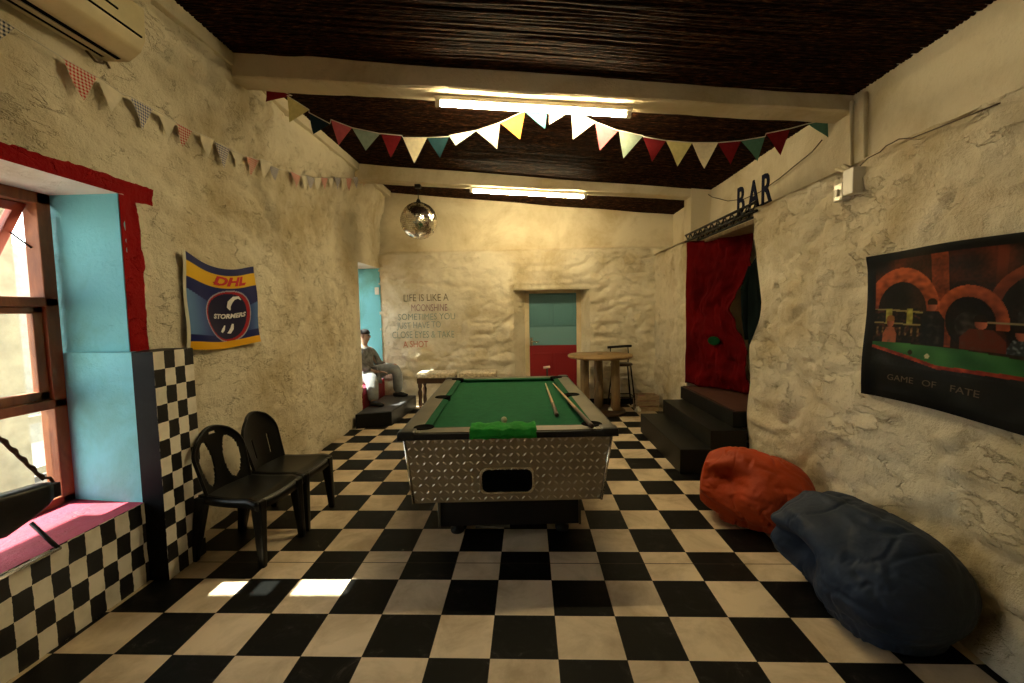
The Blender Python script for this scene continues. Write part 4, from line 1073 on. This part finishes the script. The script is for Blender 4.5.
CR = empty('storage_crate', (1.84, 6.93, 0)); tag(CR, 'small pale crate holding pinkish bricks on the floor beyond the black steps', 'crate')
m_crate = wood_mat('pale_crate_wood', (.26, .18, .10), (.42, .31, .2), (4, 4, 14), .7)
q = MB()
for z in (.0, .085, .17):
    for s in (-1, 1): q.box(-.17, .17, s * .13 - .008, s * .13 + .008, z, z + .07, bev=.002); q.box(s * .165 - .008, s * .165 + .008, -.12, .12, z, z + .07, bev=.002)
for sx in (-1, 1):
    for sy in (-1, 1): q.box(sx * .145 - .015, sx * .145 + .015, sy * .11 - .013, sy * .11 + .013, 0, .24)
q.box(-.165, .165, -.125, .125, 0, .012); q.build('slatted_box', m_crate, CR)
q = MB(); q.box(-.14, -.005, -.09, .08, .013, .22, bev=.01); q.box(.01, .14, -.09, .09, .013, .20, bev=.01); lab(q.build('bricks', simple('pink_brick', (.34, .16, .12), .9, bump=.4), CR), 'pinkish bricks inside')

q = MB(); p = at(547, 361, 1, 7.15)
PS = empty('slim_post_stand', (p.x, 7.15, 0)); tag(PS, 'slim black post stand with a pale crosspiece before the red door panel', 'stand')
q.lathe([(.0, 0), (.12, 0), (.12, .015), (.015, .03), (.013, .66), (0, .66)], (0, 0, 0), 20); q.build('post', m_iron, PS)
q = MB(); q.tube([(-.06, 0, .655), (.05, 0, .67)], .02, 10); lab(q.build('crosspiece', m_white, PS), 'pale crosspiece')
for x, y, lb in ((608, 408, 'crumpled white paper on the floor beside the round table base'), (637, 408, 'crumpled white paper on the floor between stool leg and crate')):
    p = at(x, y, 2, .03); q = MB(); t_ = bmesh.new(); bmesh.ops.create_icosphere(t_, subdivisions=3, radius=.045)
    for v in t_.verts: v.co *= 1 + .5 * noise.noise(v.co * 28 + Vector((x, 0, 0)))
    q.merge(t_); o = q.build('crumpled_paper', simple('white_paper', (.7, .68, .6), .8)); o.location = (p.x - (0 if x < 620 else .03), p.y - (.22 if x < 620 else .16), .04); tag(o, lb, 'paper')

# ------------------------------------------------------------------ low platform with the seated figure
q = MB(); q.hexa([(-2.40, 5.90, 0), (-1.945, 6.06, 0), (-1.90, 7.26, 0), (-2.45, 7.30, 0), (-2.40, 5.90, .2), (-1.945, 6.06, .2), (-1.90, 7.26, .2), (-2.45, 7.30, .2)], bev=.006)
pf = q.build('low_platform', m_step); tag(pf, 'low black platform against the left wall under the seated figure', 'platform')
q = MB(); q.hexa([(-2.385, 5.93, .2), (-1.96, 6.08, .2), (-1.92, 7.24, .2), (-2.43, 7.28, .2), (-2.385, 5.93, .206), (-1.96, 6.08, .206), (-1.92, 7.24, .206), (-2.43, 7.28, .206)]); q.build('sunlit_top', m_plinthtop, pf)  # thin lighter layer, sunlight put into its colour

def skin(name, V, Eg, mat, parent=None, sub=2, root=0):
    me = bpy.data.meshes.new(name); me.from_pydata([v[:3] for v in V], Eg, []); o = bpy.data.objects.new(name, me); COL.objects.link(o)
    s = o.modifiers.new('skin', 'SKIN'); s.use_smooth_shade = True; s.branch_smoothing = .3
    for i, v in enumerate(V):
        r = v[3] if isinstance(v[3], tuple) else (v[3], v[3]); me.skin_vertices[0].data[i].radius = r; me.skin_vertices[0].data[i].use_root = (i == root)
    o.modifiers.new('sub', 'SUBSURF').levels = sub; o.modifiers['sub'].render_levels = sub
    me.materials.append(mat)
    if parent: o.parent = parent
    return o
m_shirt = simple('grey_camouflage_top', (.13, .13, .125), .9, 0, .55, 14, .4, 20); m_jean = simple('faded_grey_trousers', (.20, .21, .21), .9, 0, .3, 7, .5, 16)
m_skin_p = simple('figure_skin', (.30, .19, .13), .55, 0, .15, 8); m_hair = simple('dark_cap', (.015, .013, .012), .8); m_shoe = simple('black_shoes', (.015, .015, .016), .5)
FG = empty('person', (-2.62, 6.95, .48)); tag(FG, 'person in grey top and faded trousers lounging on the far window sill', 'person')
# one continuous body (head, neck, arms, hands, legs) in skin, clothes over it
hip = (0, 0, .12)
body = [(0, 0, .12, (.13, .11)), (-.02, 0, .28, (.12, .10)), (-.03, .0, .42, (.135, .10)), (-.03, .0, .53, (.10, .08)), (-.02, 0, .60, .05), (-.005, 0, .65, .048), (.01, 0, .70, (.062, .070)), (.012, 0, .755, (.070, .082)), (.005, 0, .81, (.058, .066)),
        (.0, -.17, .50, .055), (.06, -.24, .30, .042), (.20, -.16, .20, .033), (.27, -.10, .19, .028),
        (.0, .17, .50, .055), (.08, .23, .28, .042), (.26, .20, .25, .033), (.33, .17, .27, .028),
        (.05, -.10, .11, .085), (.26, -.30, .09, .068), (.36, -.48, -.18, .048), (.40, -.50, -.235, .036),
        (.05, .10, .11, .085), (.44, .14, .22, .068), (.43, .22, -.10, .048), (.43, .22, -.235, .036)]
ed = [(0, 1), (1, 2), (2, 3), (3, 4), (4, 5), (5, 6), (6, 7), (7, 8), (3, 9), (9, 10), (10, 11), (11, 12), (3, 13), (13, 14), (14, 15), (15, 16), (0, 17), (17, 18), (18, 19), (19, 20), (0, 21), (21, 22), (22, 23), (23, 24)]
skin('body', body, ed, m_skin_p, FG)
g_ = 1.16
top = [(0, 0, .12, (.18, .15)), (-.02, 0, .28, (.175, .145)), (-.03, 0, .42, (.19, .145)), (-.03, 0, .53, (.14, .11)), (-.02, 0, .585, .066), (.0, -.20, .49, .085), (.06, -.27, .30, .072), (.18, -.18, .21, .055), (.0, .20, .49, .085), (.08, .26, .28, .072), (.23, .21, .245, .055)]
skin('jacket', top, [(0, 1), (1, 2), (2, 3), (3, 4), (3, 5), (5, 6), (6, 7), (3, 8), (8, 9), (9, 10)], m_shirt, FG)
tr = [(0, 0, .12, (.18, .15)), (.05, -.11, .12, .13), (.15, -.20, .11, .122), (.27, -.31, .09, .108), (.32, -.40, -.06, .094), (.38, -.49, -.205, .078),
      (.05, .11, .12, .13), (.24, .12, .19, .12), (.45, .14, .235, .105), (.46, .18, .06, .092), (.435, .22, -.20, .078)]
lab(skin('trousers', tr, [(0, 1), (1, 2), (2, 3), (3, 4), (4, 5), (0, 6), (6, 7), (7, 8), (8, 9), (9, 10)], m_jean, FG), 'faded grey trousers')
for (x, y, dx, dy) in ((.40, -.50, .13, -.03), (.43, .22, .14, .02)):
    q = MB(); q.tube([(x - .07, y - dy * .5, -.237), (x - .01, y, -.222), (x + dx * .6, y + dy * .6, -.232), (x + dx * 1.15, y + dy * 1.15, -.245)], [.036, .05, .046, .024], 14, flat=.85); q.build('shoe', m_shoe, FG)
for (x, y, z, dx, dy, dz) in ((.27, -.10, .19, .8, .5, -.1), (.33, .17, .27, .9, -.3, .15)):   # hands: palm with five fingers
    D = Vector((dx, dy, dz)).normalized(); sd = D.cross(Vector((0, 0, 1))).normalized(); P = Vector((x, y, z))
    V = [tuple(P) + (.020,), tuple(P + D * .045) + ((.034, .016),)]; E_ = [(0, 1)]
    for i, (off, L) in enumerate(((-.027, .055), (-.009, .065), (.009, .062), (.026, .048))):
        a = P + D * .075 + sd * off; b = a + D * L * .55 + Vector((0, 0, -.008)); c = a + D * L + Vector((0, 0, -.026)); k0 = len(V)
        V += [tuple(a) + (.0095,), tuple(b) + (.0085,), tuple(c) + (.007,)]; E_ += [(1, k0), (k0, k0 + 1), (k0 + 1, k0 + 2)]
    k0 = len(V); a = P + D * .02 + sd * -.04; b = a + D * .035 + sd * -.015; V += [tuple(a) + (.0105,), tuple(b) + (.009,)]; E_ += [(0, k0), (k0, k0 + 1)]
    skin('hand', V, E_, m_skin_p, FG, 1)
q = MB(); t_ = bmesh.new(); bmesh.ops.create_uvsphere(t_, u_segments=24, v_segments=16, radius=1)
for v in list(t_.verts):
    if v.co.z < -.05: v.co.z = -.05
q.merge(t_, M=Matrix.Translation((.0, 0, .79)) @ Matrix.Diagonal((.088, .078, .075, 1)), smooth=True); lab(q.build('cap', m_hair, FG), 'dark cap')
q = MB(); q.tube([(.07, 0, .765), (.098, 0, .735), (.088, 0, .722)], [.008, .015, .012], 8); q.build('nose', m_skin_p, FG)
for s in (-1, 1):
    q = MB(); t_ = bmesh.new(); bmesh.ops.create_uvsphere(t_, u_segments=10, v_segments=8, radius=.009); q.merge(t_, M=Matrix.Translation((.078, s * .027, .757)), smooth=True); q.build('eye', m_hair, FG)
    q = MB(); t_ = bmesh.new(); bmesh.ops.create_uvsphere(t_, u_segments=10, v_segments=8, radius=1); q.merge(t_, M=Matrix.Translation((.0, s * .072, .75)) @ Matrix.Diagonal((.016, .008, .028, 1)), smooth=True); q.build('ear', m_skin_p, FG)
q = MB(); q.tube([(.078, -.022, .700), (.086, 0, .699), (.078, .022, .700)], .005, 6); q.build('mouth', simple('lip', (.18, .07, .06), .6), FG)
FG.rotation_euler = (0, 0, -.15)

# ------------------------------------------------------------------ bag and folding frame at the near window
BG = empty('shoulder_bag', (-2.45, 1.885, .68)); tag(BG, 'black leather bag hanging by a twisted strap over the pink window sill', 'bag')
q = MB()
pr_ = [(1.55, .62, .82), (1.89, .565, .765), (2.0, .60, .755), (2.07, .63, .75), (2.095, .655, .745)]
rings = []
for y, zl, zh in pr_:
    zl -= .66; zh -= .66
    rg = []
    for k in range(16):
        t = 2 * pi * k / 16; cx_ = cos(t); cz_ = sin(t); sx = math.copysign(abs(cx_) ** .35, cx_) * .045; sz = math.copysign(abs(cz_) ** .35, cz_)
        rg.append(q.b.verts.new((sx, y - 1.9, (zl + zh) / 2 + sz * (zh - zl) / 2)))
    rings.append(rg)
for A, B in zip(rings, rings[1:]):
    for k in range(16): f = q.b.faces.new([A[k], A[(k + 1) % 16], B[(k + 1) % 16], B[k]]); f.smooth = True
q.b.faces.new(rings[0][::-1]); q.b.faces.new(rings[-1]); q.build('bag_body', simple('black_leather', (.010, .010, .010), .35, 0, .3, 8, .3, 60), BG, recalc=True)
q = MB(); q.box(-.04, .04, .19, .235, .0, .075, bev=.008); q.build('end_clasp', m_blkplastic, BG)
q = MB(); a = Vector((0, -.03, .46)); b = Vector((0, .19, .11)); pts = []; 
for i in range(41):
    t = i / 40; p = a.lerp(b, t); pts.append(p + Vector((.004 * cos(t * 40), .003 * sin(t * 40), .003 * sin(t * 40))))
q.tube([Vector((-.325, -.25, .80))] + pts, .008, 8)
q.tube([p + Vector((.0, -.004 * sin(i), -.012 - .003 * cos(i))) for i, p in enumerate(pts)], .006, 8)
q.tube([b, b + Vector((0, .03, -.01)), b + Vector((0, .045, -.045))], .007, 8); q.build('strap', simple('brown_cord', (.06, .03, .02), .7), BG)
FR = empty('folding_frame', (-2.33, 1.8, .42)); tag(FR, 'thin folding metal frame standing on the near sill edge under the bag', 'frame')
q = MB(); q.tube([(-.12, .205, .17), (.03, .185, .052)], .010, 8); q.build('strut', m_iron, FR)
q = MB(); q.box(.026, .036, -.35, .195, .045, .060, bev=.002); lab(q.build('bottom_rail', m_chrome, FR), 'pale bottom rail')

# ------------------------------------------------------------------ switch box, conduit, loose cable
SW = empty('switch_box', (2.03, 2.96, 2.34)); tag(SW, 'white light switch box at the top of the rough right wall', 'switch')
q = MB(); q.box(.0, .10, -.09, .00, -.055, .105, bev=.006); q.build('junction_box', m_white, SW)
q = MB(); q.box(.0, .10, .003, .085, -.075, .04, bev=.008); pl_ = q.build('switch_plate', simple('switch_metal', (.5, .47, .4), .35, .4), SW)
q = MB(); q.box(-.014, .005, .028, .062, -.045, .0, bev=.008); q.build('rocker', m_white, pl_)
for dy in (.35, .22):
    q = MB(); q.tube([(.04, -.02, .09), (.08, dy * .5, .17), (.36, dy + .08, .18), (.37, dy + .12, .74)], .014, 8); q.build('conduit', m_smooth, SW)
def cable(pts, r, label):
    q = MB(); q.tube(pts, r, 6); o = q.build('cable', m_cable); tag(o, label, 'cable', 'loose cables on the right wall')
cable([at(x, y, 0, 2.39) for x, y in ((702, 190), (712, 197), (728, 201), (744, 199), (760, 192), (780, 178), (797, 164), (812, 152), (822, 140))], .005, 'thin cable swagging over the BAR letters on the right upper wall')
cable([at(x, y, 0, 2.06) for x, y in ((860, 166), (868, 158), (880, 152), (886, 146), (892, 143), (899, 139), (912, 138), (930, 131), (960, 119), (1000, 103))], .0035, 'old cable running along the ledge right of the switch box')

# ------------------------------------------------------------------ light
W = bpy.data.worlds.new('world'); S.world = W; W.use_nodes = True; bg = W.node_tree.nodes['Background']
sky = W.node_tree.nodes.new('ShaderNodeTexSky'); sky.sky_type = 'NISHITA'; sky.sun_disc = False; sky.sun_elevation = radians(52); sky.sun_rotation = radians(270)
hz = W.node_tree.nodes.new('ShaderNodeMix'); hz.data_type = 'RGBA'; hz.inputs[0].default_value = .82; hz.inputs[7].default_value = (4.7, 4.55, 4.1, 1)
W.node_tree.links.new(sky.outputs[0], hz.inputs[6]); W.node_tree.links.new(hz.outputs[2], bg.inputs[0]); bg.inputs[1].default_value = 1.0
sd = Vector((1, .05, -1.2)).normalized()
L = bpy.data.lights.new('sun', 'SUN'); L.energy = 26; L.angle = radians(.6); L.color = (1, .93, .8); so = bpy.data.objects.new('sun', L); COL.objects.link(so)
so.rotation_euler = sd.to_track_quat('-Z', 'Y').to_euler(); so.location = (-8, 3, 8)

S.view_settings.view_transform = 'Standard'; S.view_settings.look = 'None'; S.view_settings.gamma = 1; S.view_settings.exposure = .5; S.view_settings.use_curve_mapping = False
